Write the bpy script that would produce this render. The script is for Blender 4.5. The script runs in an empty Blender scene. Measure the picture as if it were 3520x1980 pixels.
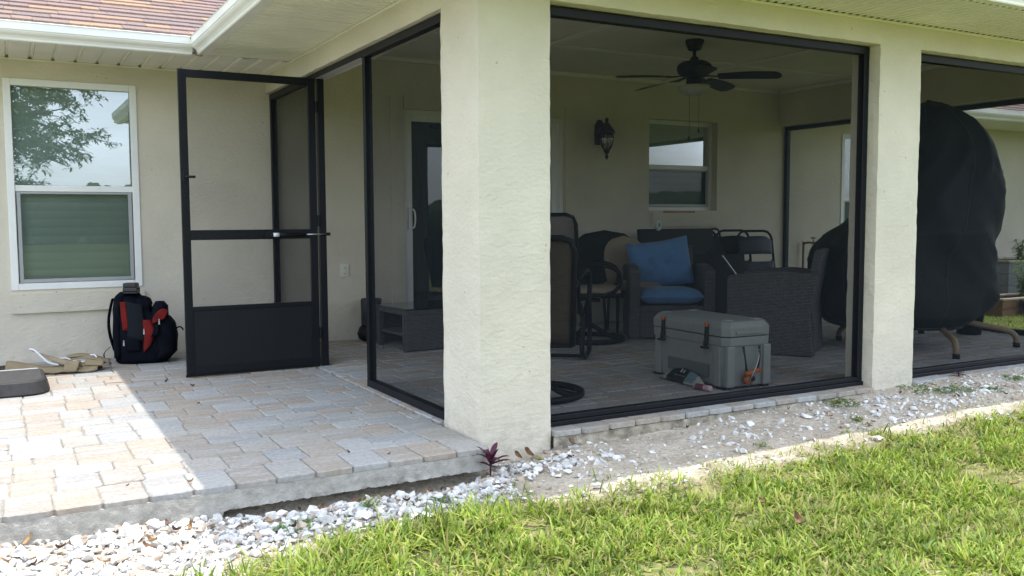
import bpy, bmesh, math, random
import numpy as np
from mathutils import Vector, Matrix, noise as mnoise

random.seed(7); RNG = np.random.default_rng(11)
SC = bpy.context.scene
COL = SC.collection
R = math.radians

# ------------------------------------------------------------------ camera
cam = bpy.data.cameras.new('camera'); cam.sensor_width = 36.0; cam.lens = 31.912
cam.clip_start = 0.05; cam.clip_end = 500
cam_o = bpy.data.objects.new('camera', cam); COL.objects.link(cam_o)
_r = Vector((0.87268706, -0.48825853, -0.0045726)); _u = Vector((0.04065365, 0.06332359, 0.99716468))
_f = Vector((0.48658461, 0.8703986, -0.07511117))
_m = Matrix.Identity(4)
for i in range(3):
    _m[i][0] = _r[i]; _m[i][1] = _u[i]; _m[i][2] = -_f[i]
_m[0][3], _m[1][3], _m[2][3] = -1.94187, -3.78701, 1.05247
cam_o.matrix_world = _m
SC.camera = cam_o

# ------------------------------------------------------------------ world, sun, exposure
SUN = Vector((0.238, -0.03, 1.0)).normalized()
world = bpy.data.worlds.new('World'); SC.world = world; world.use_nodes = True
wn = world.node_tree.nodes; wl = world.node_tree.links
bg = wn['Background']; bg.inputs['Strength'].default_value = 0.15
sky = wn.new('ShaderNodeTexSky'); sky.sky_type = 'NISHITA'; sky.sun_disc = False
sky.sun_elevation = math.asin(SUN.z); sky.sun_rotation = math.atan2(SUN.x, SUN.y)
sky.air_density = 1.0; sky.dust_density = 2.5; sky.ozone_density = 1.0
# broken thin cloud over the whole sky
tc = wn.new('ShaderNodeTexCoord'); mp = wn.new('ShaderNodeMapping'); mp.inputs['Scale'].default_value = (1, 1, 2.2)
nz = wn.new('ShaderNodeTexNoise'); nz.inputs['Scale'].default_value = 2.3; nz.inputs['Detail'].default_value = 6
cr = wn.new('ShaderNodeValToRGB'); cr.color_ramp.elements[0].position = 0.36; cr.color_ramp.elements[1].position = 0.66
mx = wn.new('ShaderNodeMix'); mx.data_type = 'RGBA'
ml = wn.new('ShaderNodeMath'); ml.operation = 'MULTIPLY'; ml.inputs[1].default_value = 0.7
wl.new(tc.outputs['Generated'], mp.inputs[0]); wl.new(mp.outputs[0], nz.inputs['Vector']); wl.new(nz.outputs[0], cr.inputs[0])
wl.new(cr.outputs[0], ml.inputs[0]); wl.new(ml.outputs[0], mx.inputs[0])
wl.new(sky.outputs[0], mx.inputs[6]); mx.inputs[7].default_value = (10.4, 11.6, 13.2, 1)
wl.new(mx.outputs[2], bg.inputs['Color'])

sl = bpy.data.lights.new('sun', 'SUN'); sl.energy = 2.1; sl.angle = R(0.53); sl.color = (1.0, 0.955, 0.89)
sun_o = bpy.data.objects.new('sun', sl); COL.objects.link(sun_o)
sun_o.rotation_euler = (-SUN).to_track_quat('-Z', 'Y').to_euler(); sun_o.location = (3, -3, 12)

SC.view_settings.view_transform = 'Standard'; SC.view_settings.look = 'None'
SC.view_settings.gamma = 1.0; SC.view_settings.exposure = 1.28; SC.view_settings.use_curve_mapping = False
SC.render.engine = 'CYCLES'
cy = SC.cycles
cy.use_denoising = True; cy.max_bounces = 8; cy.diffuse_bounces = 5; cy.glossy_bounces = 4
cy.transmission_bounces = 4; cy.transparent_max_bounces = 16; cy.sample_clamp_indirect = 8.0
cy.caustics_reflective = False; cy.caustics_refractive = False

# ------------------------------------------------------------------ helpers
class MB:
    def __init__(s): s.v = []; s.f = []; s.mi = []
    def add(s, vs, fs, mi=0):
        b = len(s.v); s.v += [tuple(p) for p in vs]
        s.f += [tuple(b + i for i in f) for f in fs]; s.mi += [mi] * len(fs); return s
    def box(s, x0, x1, y0, y1, z0, z1, mi=0, m=None):
        vs = [Vector((x, y, z)) for z in (z0, z1) for y in (y0, y1) for x in (x0, x1)]
        if m is not None: vs = [m @ v for v in vs]
        return s.add(vs, [(0, 2, 3, 1), (4, 5, 7, 6), (0, 1, 5, 4), (2, 6, 7, 3), (0, 4, 6, 2), (1, 3, 7, 5)], mi)
    def bar(s, a, b, w, h=None, up=(0, 0, 1), mi=0):
        a, b = Vector(a), Vector(b); h = h or w; d = (b - a).normalized(); up = Vector(up)
        if abs(d.dot(up)) > .95: up = Vector((1, 0, 0))
        x = d.cross(up).normalized(); z = x.cross(d)
        vs = [p + x * i * w / 2 + z * j * h / 2 for p in (a, b) for i, j in ((-1, -1), (1, -1), (1, 1), (-1, 1))]
        return s.add(vs, [(3, 2, 1, 0), (4, 5, 6, 7), (0, 1, 5, 4), (1, 2, 6, 5), (2, 3, 7, 6), (3, 0, 4, 7)], mi)
    def tube(s, pts, rad, n=8, closed=False, cap=True, mi=0):
        pts = [Vector(p) for p in pts]; N = len(pts)
        rads = rad if isinstance(rad, (list, tuple)) else [rad] * N
        base = len(s.v); prev = None
        for i, p in enumerate(pts):
            if closed: d = pts[(i + 1) % N] - pts[i - 1]
            else: d = pts[min(i + 1, N - 1)] - pts[max(i - 1, 0)]
            d.normalize()
            if prev is None:
                x = d.orthogonal().normalized()
            else:
                x = (prev - d * prev.dot(d)).normalized()
            prev = x; y = d.cross(x)
            for k in range(n):
                a = 2 * math.pi * k / n
                s.v.append(tuple(p + (x * math.cos(a) + y * math.sin(a)) * rads[i]))
        M = N if closed else N - 1
        for i in range(M):
            j = (i + 1) % N
            for k in range(n):
                l = (k + 1) % n
                s.f.append((base + i * n + k, base + i * n + l, base + j * n + l, base + j * n + k)); s.mi.append(mi)
        if cap and not closed:
            s.f.append(tuple(base + k for k in range(n))[::-1]); s.f.append(tuple(base + (N - 1) * n + k for k in range(n))); s.mi += [mi, mi]
        return s
    def lathe(s, prof, c=(0, 0, 0), n=20, mi=0):
        base = len(s.v); c = Vector(c)
        for (rr, z) in prof:
            for k in range(n):
                a = 2 * math.pi * k / n
                s.v.append(tuple(c + Vector((rr * math.cos(a), rr * math.sin(a), z))))
        for i in range(len(prof) - 1):
            for k in range(n):
                l = (k + 1) % n
                s.f.append((base + i * n + k, base + i * n + l, base + (i + 1) * n + l, base + (i + 1) * n + k)); s.mi.append(mi)
        s.f.append(tuple(base + k for k in range(n))[::-1]); s.mi.append(mi)
        s.f.append(tuple(base + (len(prof) - 1) * n + k for k in range(n))); s.mi.append(mi)
        return s
    def prism(s, poly, fn, t0, t1, mi=0):
        """poly: list of (a,b); fn(a,b,t)->xyz"""
        n = len(poly)
        vs = [fn(a, b, t0) for a, b in poly] + [fn(a, b, t1) for a, b in poly]
        fs = [tuple(range(n))[::-1], tuple(range(n, 2 * n))] + [(i, (i + 1) % n, n + (i + 1) % n, n + i) for i in range(n)]
        return s.add(vs, fs, mi)
    def grid(s, fn, nu, nv, mi=0, closed_u=False):
        base = len(s.v)
        for j in range(nv + 1):
            for i in range(nu + (0 if closed_u else 1)):
                s.v.append(tuple(fn(i / nu, j / nv)))
        W = nu if closed_u else nu + 1
        for j in range(nv):
            for i in range(nu):
                k = (i + 1) % W if closed_u else i + 1
                s.f.append((base + j * W + i, base + j * W + k, base + (j + 1) * W + k, base + (j + 1) * W + i)); s.mi.append(mi)
        return s
    def mesh(s, name):
        me = bpy.data.meshes.new(name); me.from_pydata(s.v, [], s.f); return me
    def build(s, name, mats, parent=None, smooth=False, bevel=0, solid=0, sub=0, fix=True, seg=2):
        me = s.mesh(name)
        if fix:
            bm = bmesh.new(); bm.from_mesh(me)
            for f, m in zip(bm.faces, s.mi): f.material_index = m
            bmesh.ops.recalc_face_normals(bm, faces=bm.faces); bm.to_mesh(me); bm.free()
        else:
            me.polygons.foreach_set('material_index', s.mi)
        if not isinstance(mats, (list, tuple)): mats = [mats]
        for m in mats: me.materials.append(m)
        return link(name, me, parent, smooth, bevel, solid, sub, seg)

def link(name, me, parent=None, smooth=False, bevel=0, solid=0, sub=0, seg=2):
    o = bpy.data.objects.new(name, me); COL.objects.link(o)
    if parent is not None: o.parent = parent
    if smooth: me.polygons.foreach_set('use_smooth', [True] * len(me.polygons))
    if solid:
        md = o.modifiers.new('solid', 'SOLIDIFY'); md.thickness = solid; md.offset = 0
    if bevel:
        md = o.modifiers.new('bevel', 'BEVEL'); md.width = bevel; md.segments = seg; md.limit_method = 'ANGLE'; md.angle_limit = R(35)
    if sub:
        md = o.modifiers.new('sub', 'SUBSURF'); md.levels = sub; md.render_levels = sub
    return o

def tag(o, label=None, cat=None, group=None, kind=None):
    if label: o['label'] = label
    if cat: o['category'] = cat
    if group: o['group'] = group
    if kind: o['kind'] = kind
    return o
def thing(name, label, cat, loc=(0, 0, 0), rz=0, group=None):
    o = bpy.data.objects.new(name, None); COL.objects.link(o); o.location = loc; o.rotation_euler = (0, 0, rz)
    o.empty_display_size = 0.1
    return tag(o, label, cat, group)
def copy_tree(o, parent=None):
    c = o.copy(); COL.objects.link(c); c.parent = parent
    for ch in list(o.children): copy_tree(ch, c)
    return c
def box(name, b, mat, parent=None, bevel=0): return MB().box(*b).build(name, mat, parent, bevel=bevel)
def arc(c, r, a0, a1, n, ax='xz'):
    out = []
    for i in range(n + 1):
        a = R(a0 + (a1 - a0) * i / n); p = [c[0], c[1], c[2]]
        i0, i1 = 'xyz'.index(ax[0]), 'xyz'.index(ax[1])
        p[i0] += r * math.cos(a); p[i1] += r * math.sin(a); out.append(tuple(p))
    return out
def smooth_path(pts, n=6):
    pts = [Vector(p) for p in pts]; out = []
    for i in range(len(pts) - 1):
        p0 = pts[max(i - 1, 0)]; p1 = pts[i]; p2 = pts[i + 1]; p3 = pts[min(i + 2, len(pts) - 1)]
        for k in range(n):
            t = k / n
            out.append(.5 * ((2 * p1) + (p2 - p0) * t + (2 * p0 - 5 * p1 + 4 * p2 - p3) * t * t + (3 * p1 - p0 - 3 * p2 + p3) * t ** 3))
    out.append(pts[-1]); return out

# ------------------------------------------------------------------ materials
MATS = {}
def mat(name, col, rough=.8, spec=.3, metal=0, var=0.0, vscale=6, col2=None, bump=0, bscale=60, bdist=.004, stretch=(1, 1, 1),
        rnd=0.0, space='pos', voro=False, trans=0, sheen=0, detail=5, weave=None):
    m = bpy.data.materials.new(name); m.use_nodes = True; nt = m.node_tree; N = nt.nodes; L = nt.links
    b = N['Principled BSDF']
    b.inputs['Roughness'].default_value = rough; b.inputs['Metallic'].default_value = metal
    b.inputs['Specular IOR Level'].default_value = spec
    c = (*col, 1); b.inputs['Base Color'].default_value = c
    if space == 'pos': src = N.new('ShaderNodeNewGeometry').outputs['Position']
    else: src = N.new('ShaderNodeTexCoord').outputs['Object']
    mp = N.new('ShaderNodeMapping'); mp.inputs['Scale'].default_value = stretch; L.new(src, mp.inputs[0])
    cur = None
    if var or col2:
        n1 = N.new('ShaderNodeTexNoise'); n1.inputs['Scale'].default_value = vscale; n1.inputs['Detail'].default_value = detail
        L.new(mp.outputs[0], n1.inputs['Vector'])
        rp = N.new('ShaderNodeValToRGB'); rp.color_ramp.elements[0].position = .3; rp.color_ramp.elements[1].position = .7
        a = tuple(x * (1 - var) for x in col); d = tuple(min(1, x * (1 + var)) for x in (col2 or col))
        rp.color_ramp.elements[0].color = (*a, 1); rp.color_ramp.elements[1].color = (*d, 1)
        L.new(n1.outputs[0], rp.inputs[0]); cur = rp.outputs[0]
    if rnd:
        oi = N.new('ShaderNodeObjectInfo'); gi = N.new('ShaderNodeNewGeometry')
        ad = N.new('ShaderNodeMath'); ad.operation = 'ADD'; L.new(oi.outputs['Random'], ad.inputs[0]); L.new(gi.outputs['Random Per Island'], ad.inputs[1])
        fr = N.new('ShaderNodeMath'); fr.operation = 'FRACT'; L.new(ad.outputs[0], fr.inputs[0])
        mr = N.new('ShaderNodeMapRange'); mr.inputs[3].default_value = 1 - rnd; mr.inputs[4].default_value = 1 + rnd; L.new(fr.outputs[0], mr.inputs[0])
        hs = N.new('ShaderNodeHueSaturation'); hs.inputs['Color'].default_value = c
        if cur is not None: L.new(cur, hs.inputs['Color'])
        L.new(mr.outputs[0], hs.inputs['Value']); cur = hs.outputs[0]
    if cur is not None: L.new(cur, b.inputs['Base Color'])
    if weave:
        bt = N.new('ShaderNodeTexBrick'); bt.inputs['Scale'].default_value = 1.0
        bt.inputs['Brick Width'].default_value = weave[0]; bt.inputs['Row Height'].default_value = weave[1]
        bt.inputs['Mortar Size'].default_value = weave[1] * .22; bt.inputs['Mortar Smooth'].default_value = .8
        tc = N.new('ShaderNodeTexCoord'); sx = N.new('ShaderNodeSeparateXYZ'); L.new(tc.outputs['Object'], sx.inputs[0])
        sm = N.new('ShaderNodeMath'); sm.operation = 'ADD'; L.new(sx.outputs[0], sm.inputs[0]); L.new(sx.outputs[1], sm.inputs[1])
        cx = N.new('ShaderNodeCombineXYZ'); L.new(sm.outputs[0], cx.inputs[0]); L.new(sx.outputs[2], cx.inputs[1])
        L.new(cx.outputs[0], bt.inputs['Vector'])
        bt.inputs['Color1'].default_value = (*col, 1); bt.inputs['Color2'].default_value = (*[x * 1.35 for x in col], 1); bt.inputs['Mortar'].default_value = (*[x * .35 for x in col], 1)
        L.new(bt.outputs[0], b.inputs['Base Color'])
        bp_ = N.new('ShaderNodeBump'); bp_.inputs['Distance'].default_value = .004; bp_.inputs['Strength'].default_value = .8; bp_.invert = True
        L.new(bt.outputs['Fac'], bp_.inputs['Height']); L.new(bp_.outputs[0], b.inputs['Normal'])
    elif bump:
        n2 = N.new('ShaderNodeTexVoronoi' if voro else 'ShaderNodeTexNoise'); n2.inputs['Scale'].default_value = bscale
        if not voro: n2.inputs['Detail'].default_value = 6
        L.new(mp.outputs[0], n2.inputs['Vector'])
        bp_ = N.new('ShaderNodeBump'); bp_.inputs['Distance'].default_value = bdist; bp_.inputs['Strength'].default_value = bump
        L.new(n2.outputs[0], bp_.inputs['Height']); L.new(bp_.outputs[0], b.inputs['Normal'])
    if trans:
        tr = N.new('ShaderNodeBsdfTranslucent'); ms = N.new('ShaderNodeMixShader'); ms.inputs[0].default_value = trans
        if cur is not None: L.new(cur, tr.inputs[0])
        else: tr.inputs[0].default_value = c
        L.new(b.outputs[0], ms.inputs[1]); L.new(tr.outputs[0], ms.inputs[2]); L.new(ms.outputs[0], N['Material Output'].inputs[0])
    if sheen: b.inputs['Sheen Weight'].default_value = sheen
    MATS[name] = m; return m

def stucco(name, col):
    """painted knock-down stucco: flattened blobs plus fine sand, faint weather staining"""
    m = mat(name, col, rough=.9, spec=.2); nt = m.node_tree; N = nt.nodes; L = nt.links; b = N['Principled BSDF']
    g = N.new('ShaderNodeNewGeometry')
    mp = N.new('ShaderNodeMapping'); mp.inputs['Scale'].default_value = (1, 1, 1.7); L.new(g.outputs['Position'], mp.inputs[0])
    n1 = N.new('ShaderNodeTexNoise'); n1.inputs['Scale'].default_value = 30; n1.inputs['Detail'].default_value = 6; n1.inputs['Distortion'].default_value = .3
    L.new(mp.outputs[0], n1.inputs['Vector'])
    rp = N.new('ShaderNodeValToRGB'); rp.color_ramp.elements[0].position = .38; rp.color_ramp.elements[1].position = .70; L.new(n1.outputs[0], rp.inputs[0])
    n2 = N.new('ShaderNodeTexNoise'); n2.inputs['Scale'].default_value = 170; n2.inputs['Detail'].default_value = 3; L.new(g.outputs['Position'], n2.inputs['Vector'])
    ad = N.new('ShaderNodeMath'); ad.operation = 'MULTIPLY_ADD'; ad.inputs[1].default_value = .35; L.new(n2.outputs[0], ad.inputs[0]); L.new(rp.outputs[0], ad.inputs[2]); ad.inputs[1].default_value = .6
    bp_ = N.new('ShaderNodeBump'); bp_.inputs['Distance'].default_value = .0030; bp_.inputs['Strength'].default_value = .6
    L.new(ad.outputs[0], bp_.inputs['Height']); L.new(bp_.outputs[0], b.inputs['Normal'])
    n3 = N.new('ShaderNodeTexNoise'); n3.inputs['Scale'].default_value = 2.2; n3.inputs['Detail'].default_value = 7; L.new(g.outputs['Position'], n3.inputs['Vector'])
    r3 = N.new('ShaderNodeValToRGB'); r3.color_ramp.elements[0].position = .3; r3.color_ramp.elements[1].position = .75
    r3.color_ramp.elements[0].color = (*[x * .9 for x in col], 1); r3.color_ramp.elements[1].color = (*[min(1, x * 1.05) for x in col], 1)
    L.new(n3.outputs[0], r3.inputs[0])
    # sparse specks of dirt
    v = N.new('ShaderNodeTexVoronoi'); v.inputs['Scale'].default_value = 9; L.new(g.outputs['Position'], v.inputs['Vector'])
    lt = N.new('ShaderNodeMath'); lt.operation = 'LESS_THAN'; lt.inputs[1].default_value = .055; L.new(v.outputs['Distance'], lt.inputs[0])
    mm = N.new('ShaderNodeMath'); mm.operation = 'MULTIPLY'; mm.inputs[1].default_value = .4; L.new(lt.outputs[0], mm.inputs[0])
    mx = N.new('ShaderNodeMix'); mx.data_type = 'RGBA'; L.new(mm.outputs[0], mx.inputs[0]); L.new(r3.outputs[0], mx.inputs[6]); mx.inputs[7].default_value = (.16, .12, .08, 1)
    # soil splashed up the foot of the walls, broken by noise
    sz = N.new('ShaderNodeSeparateXYZ'); L.new(g.outputs['Position'], sz.inputs[0])
    mz = N.new('ShaderNodeMapRange'); mz.inputs[1].default_value = .16; mz.inputs[2].default_value = -.08; L.new(sz.outputs[2], mz.inputs[0])
    n4 = N.new('ShaderNodeTexNoise'); n4.inputs['Scale'].default_value = 13; n4.inputs['Detail'].default_value = 8; n4.inputs['Roughness'].default_value = .7; L.new(g.outputs['Position'], n4.inputs['Vector'])
    r4 = N.new('ShaderNodeValToRGB'); r4.color_ramp.elements[0].position = .45; r4.color_ramp.elements[1].position = .68; L.new(n4.outputs[0], r4.inputs[0])
    m4 = N.new('ShaderNodeMath'); m4.operation = 'MULTIPLY'; L.new(mz.outputs[0], m4.inputs[0]); L.new(r4.outputs[0], m4.inputs[1])
    m5 = N.new('ShaderNodeMath'); m5.operation = 'MULTIPLY'; m5.inputs[1].default_value = .55; L.new(m4.outputs[0], m5.inputs[0])
    mx2 = N.new('ShaderNodeMix'); mx2.data_type = 'RGBA'; L.new(m5.outputs[0], mx2.inputs[0]); L.new(mx.outputs[2], mx2.inputs[6]); mx2.inputs[7].default_value = (.30, .25, .19, 1)
    L.new(mx2.outputs[2], b.inputs['Base Color'])
    return m

M_STUCCO = stucco('stucco', (.655, .595, .485))
M_TRIM = mat('white_trim', (.78, .76, .70), .45, .4, var=.05, vscale=9, bump=.1, bscale=40, bdist=.001)
M_GUTTER = mat('gutter_white', (.80, .78, .72), .38, .5, var=.06, vscale=3, col2=(.82, .79, .72), stretch=(1, 1, 5))
M_SOFFIT = mat('soffit_vinyl', (.80, .765, .68), .5, .35, var=.05, vscale=4)
M_CEIL = mat('ceiling_paint', (.74, .70, .61), .9, .2, var=.04, vscale=3, bump=.25, bscale=90, bdist=.002)
M_BLACK = mat('dark_void', (.012, .012, .014), .9, .1)
M_ALU = mat('bronze_aluminium', (.008, .009, .012), .42, .2, var=.12, vscale=14, bump=.05, bscale=200, bdist=.0005, stretch=(3, 3, .3))
M_VINYL = mat('window_vinyl', (.80, .79, .76), .35, .45, var=.03, vscale=10)
M_SCREENFRAME = mat('grey_aluminium', (.36, .36, .37), .4, .5, metal=.2)
M_BLIND = mat('blind_slat', (.74, .74, .68), .5, .35, rnd=.03)
M_CONC = mat('concrete', (.33, .31, .27), .95, .15, var=.08, vscale=22, col2=(.42, .40, .36), bump=.9, bscale=110, bdist=.006, detail=12)
M_SANDJ = mat('joint_sand', (.29, .26, .215), .95, .1, var=.3, vscale=30, bump=.5, bscale=200)
M_WOOD = mat('cedar_board', (.24, .13, .07), .8, .2, var=.3, vscale=12, stretch=(.5, 4, 4))

def screen_mat(name, clear, col=(.016, .019, .022)):
    m = bpy.data.materials.new(name); m.use_nodes = True; N = m.node_tree.nodes; L = m.node_tree.links
    N.remove(N['Principled BSDF'])
    d = N.new('ShaderNodeBsdfDiffuse'); d.inputs[0].default_value = (*col, 1)
    t = N.new('ShaderNodeBsdfTransparent'); ms = N.new('ShaderNodeMixShader')
    # the wires cover more of the view when the cloth is seen aslant, and the cloth is not perfectly even
    lw = N.new('ShaderNodeLayerWeight'); lw.inputs[0].default_value = .35
    g = N.new('ShaderNodeNewGeometry'); n = N.new('ShaderNodeTexNoise'); n.inputs['Scale'].default_value = 2.5; n.inputs['Detail'].default_value = 3
    L.new(g.outputs['Position'], n.inputs['Vector'])
    a = N.new('ShaderNodeMath'); a.operation = 'MULTIPLY_ADD'; a.inputs[1].default_value = -.28; a.inputs[2].default_value = clear; L.new(lw.outputs['Facing'], a.inputs[0])
    b = N.new('ShaderNodeMath'); b.operation = 'MULTIPLY_ADD'; b.inputs[1].default_value = .08; L.new(n.outputs[0], b.inputs[0]); L.new(a.outputs[0], b.inputs[2])
    L.new(b.outputs[0], ms.inputs[0]); L.new(d.outputs[0], ms.inputs[1]); L.new(t.outputs[0], ms.inputs[2]); L.new(ms.outputs[0], N['Material Output'].inputs[0])
    return m
M_SCREEN = screen_mat('insect_screen', .615)
M_SCREEN_DOOR = screen_mat('door_screen', .74)
M_SCREEN_WIN = screen_mat('window_screen', .80, (.03, .04, .036))

def glass_mat(name, refl, tint):
    m = bpy.data.materials.new(name); m.use_nodes = True; N = m.node_tree.nodes; L = m.node_tree.links
    N.remove(N['Principled BSDF'])
    g = N.new('ShaderNodeBsdfGlossy'); g.inputs['Roughness'].default_value = 0.0; g.inputs[0].default_value = (.93, .97, 1, 1)
    ge = N.new('ShaderNodeNewGeometry'); nn = N.new('ShaderNodeTexNoise'); nn.inputs['Scale'].default_value = 1.6
    L.new(ge.outputs['Position'], nn.inputs['Vector'])
    bp_ = N.new('ShaderNodeBump'); bp_.inputs['Distance'].default_value = .004; bp_.inputs['Strength'].default_value = .12; L.new(nn.outputs[0], bp_.inputs['Height']); L.new(bp_.outputs[0], g.inputs['Normal'])
    t = N.new('ShaderNodeBsdfTransparent'); t.inputs[0].default_value = (*tint, 1)
    fr = N.new('ShaderNodeFresnel'); fr.inputs[0].default_value = 1.5
    a = N.new('ShaderNodeMath'); a.operation = 'ADD'; a.use_clamp = True; a.inputs[1].default_value = refl; L.new(fr.outputs[0], a.inputs[0])
    ms = N.new('ShaderNodeMixShader'); L.new(a.outputs[0], ms.inputs[0]); L.new(t.outputs[0], ms.inputs[1]); L.new(g.outputs[0], ms.inputs[2]); L.new(ms.outputs[0], N['Material Output'].inputs[0])
    return m
M_GLASS = glass_mat('low_e_glass', .19, (.74, .86, .82))
M_GLASS_LOW = glass_mat('lower_glass', .03, (.70, .80, .76))
M_GLASS2 = glass_mat('door_glass', .10, (.45, .58, .55))

def paver_mat():
    m = mat('tumbled_paver', (.5, .45, .38), .92, .15); nt = m.node_tree; N = nt.nodes; L = nt.links; b = N['Principled BSDF']
    oi = N.new('ShaderNodeObjectInfo'); g = N.new('ShaderNodeNewGeometry')
    ad = N.new('ShaderNodeMath'); ad.operation = 'ADD'; L.new(oi.outputs['Random'], ad.inputs[0]); L.new(g.outputs['Random Per Island'], ad.inputs[1])
    fr = N.new('ShaderNodeMath'); fr.operation = 'FRACT'; L.new(ad.outputs[0], fr.inputs[0])
    rp = N.new('ShaderNodeValToRGB'); rp.color_ramp.interpolation = 'LINEAR'
    e = rp.color_ramp.elements; cols = [(0, (.43, .35, .275)), (.25, (.40, .345, .285)), (.42, (.365, .325, .28)), (.56, (.45, .42, .375)), (.70, (.35, .34, .325)), (.84, (.47, .46, .44)), (1, (.345, .345, .345))]
    e[0].position = 0; e[0].color = (*cols[0][1], 1); e[1].position = 1; e[1].color = (*cols[-1][1], 1)
    for p, c in cols[1:-1]:
        q = e.new(p); q.color = (*c, 1)
    L.new(fr.outputs[0], rp.inputs[0])
    # streaky blend of the two pigments inside each stone
    of = N.new('ShaderNodeVectorMath'); of.operation = 'SCALE'; of.inputs[0].default_value = (37, 19, 5); L.new(fr.outputs[0], of.inputs['Scale'])
    va = N.new('ShaderNodeVectorMath'); va.operation = 'ADD'; L.new(g.outputs['Position'], va.inputs[0]); L.new(of.outputs[0], va.inputs[1])
    mp = N.new('ShaderNodeMapping'); mp.inputs['Scale'].default_value = (5, 22, 12); L.new(va.outputs[0], mp.inputs[0])
    n1 = N.new('ShaderNodeTexNoise'); n1.inputs['Scale'].default_value = 1; n1.inputs['Detail'].default_value = 6; n1.inputs['Roughness'].default_value = .65; L.new(mp.outputs[0], n1.inputs['Vector'])
    r2 = N.new('ShaderNodeValToRGB'); r2.color_ramp.elements[0].position = .42; r2.color_ramp.elements[1].position = .72; L.new(n1.outputs[0], r2.inputs[0])
    mm = N.new('ShaderNodeMath'); mm.operation = 'MULTIPLY'; mm.inputs[1].default_value = .75; L.new(r2.outputs[0], mm.inputs[0])
    mx = N.new('ShaderNodeMix'); mx.data_type = 'RGBA'; L.new(mm.outputs[0], mx.inputs[0]); L.new(rp.outputs[0], mx.inputs[6]); mx.inputs[7].default_value = (.49, .48, .455, 1)
    n2 = N.new('ShaderNodeTexNoise'); n2.inputs['Scale'].default_value = 55; n2.inputs['Detail'].default_value = 5; L.new(g.outputs['Position'], n2.inputs['Vector'])
    mr = N.new('ShaderNodeMapRange'); mr.inputs[1].default_value = .3; mr.inputs[2].default_value = .7; mr.inputs[3].default_value = .68; mr.inputs[4].default_value = .92; L.new(n2.outputs[0], mr.inputs[0])
    hs = N.new('ShaderNodeHueSaturation'); L.new(mx.outputs[2], hs.inputs['Color']); L.new(mr.outputs[0], hs.inputs['Value']); L.new(hs.outputs[0], b.inputs['Base Color'])
    bp_ = N.new('ShaderNodeBump'); bp_.inputs['Distance'].default_value = .004; bp_.inputs['Strength'].default_value = .55
    a2 = N.new('ShaderNodeMath'); a2.operation = 'ADD'; L.new(n2.outputs[0], a2.inputs[0]); L.new(n1.outputs[0], a2.inputs[1]); L.new(a2.outputs[0], bp_.inputs['Height']); L.new(bp_.outputs[0], b.inputs['Normal'])
    return m
M_PAVER = paver_mat()

def shingle_mat():
    m = mat('asphalt_shingle', (.3, .18, .13), .95, .1); N = m.node_tree.nodes; L = m.node_tree.links; b = N['Principled BSDF']
    oi = N.new('ShaderNodeObjectInfo'); g = N.new('ShaderNodeNewGeometry')
    ad = N.new('ShaderNodeMath'); ad.operation = 'ADD'; L.new(oi.outputs['Random'], ad.inputs[0]); L.new(g.outputs['Random Per Island'], ad.inputs[1])
    fr = N.new('ShaderNodeMath'); fr.operation = 'FRACT'; L.new(ad.outputs[0], fr.inputs[0])
    rp = N.new('ShaderNodeValToRGB'); e = rp.color_ramp.elements
    e[0].color = (.225, .16, .14, 1); e[1].color = (.17, .14, .14, 1)
    for p, c in ((.25, (.24, .175, .155)), (.5, (.20, .155, .145)), (.68, (.27, .19, .145)), (.82, (.32, .215, .145)), (.9, (.205, .16, .15))):
        e.new(p).color = (*c, 1)
    L.new(fr.outputs[0], rp.inputs[0])
    n2 = N.new('ShaderNodeTexNoise'); n2.inputs['Scale'].default_value = 160; n2.inputs['Detail'].default_value = 3; L.new(g.outputs['Position'], n2.inputs['Vector'])
    mr = N.new('ShaderNodeMapRange'); mr.inputs[1].default_value = .3; mr.inputs[2].default_value = .7; mr.inputs[3].default_value = .65; mr.inputs[4].default_value = 1.3; L.new(n2.outputs[0], mr.inputs[0])
    hs = N.new('ShaderNodeHueSaturation'); L.new(rp.outputs[0], hs.inputs['Color']); L.new(mr.outputs[0], hs.inputs['Value']); L.new(hs.outputs[0], b.inputs['Base Color'])
    return m
M_SHINGLE = shingle_mat()

# ================================================================== GROUND
D = 3.863            # house wall plane
def vn(x, y, s, z=0.0): return mnoise.noise(Vector((x * s, y * s, z)))
def gz(x, y):
    """ground height (patio paving is z = 0)"""
    t = min(max((x + .1) / 3.6, 0), 1)
    near = -.125 + .10 * t + (.022 if x > .5 else max(0, (x - .2) / .3) * .022)
    k = min(max((-y - .1) / 1.2, 0), 1)
    z = near * (1 - k) + (-.125 + .02 * t) * k
    if -1.25 < x < .1 and y > -.45:                       # washed-out hollow along the slab edge
        z -= .05 * math.exp(-((y + .12) / .10) ** 2) * min(1, (x + 1.25) / .2) * min(1, max(0, (.1 - x) / .3))
    if abs(x) < 8 and abs(y) < 6:
        z += .014 * vn(x, y, 2.1) + .013 * vn(x, y, 6) + .006 * vn(x, y, 15) + .003 * vn(x, y, 31)
    if x > 6.2: z = -.11 + .01 * vn(x, y, 2)
    return z
def axis_vals(segs):
    out = [segs[0][0]]
    for a, b, st in segs:
        n = max(1, round((b - a) / st)); out += [a + (b - a) * (i + 1) / n for i in range(n)]
    return out
gx = axis_vals([(-300, -60, 60), (-60, -10, 10), (-10, -2.6, .8), (-2.6, 5, .045), (5, 12, .5), (12, 60, 8), (60, 300, 60)])
gy = axis_vals([(-300, -60, 60), (-60, -10, 10), (-10, -3, .7), (-3, .15, .045), (.15, 12, .7), (12, 60, 8), (60, 300, 60)])
g = MB()
for y in gy:
    for x in gx: g.v.append((x, y, gz(x, y)))
W = len(gx)
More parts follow.
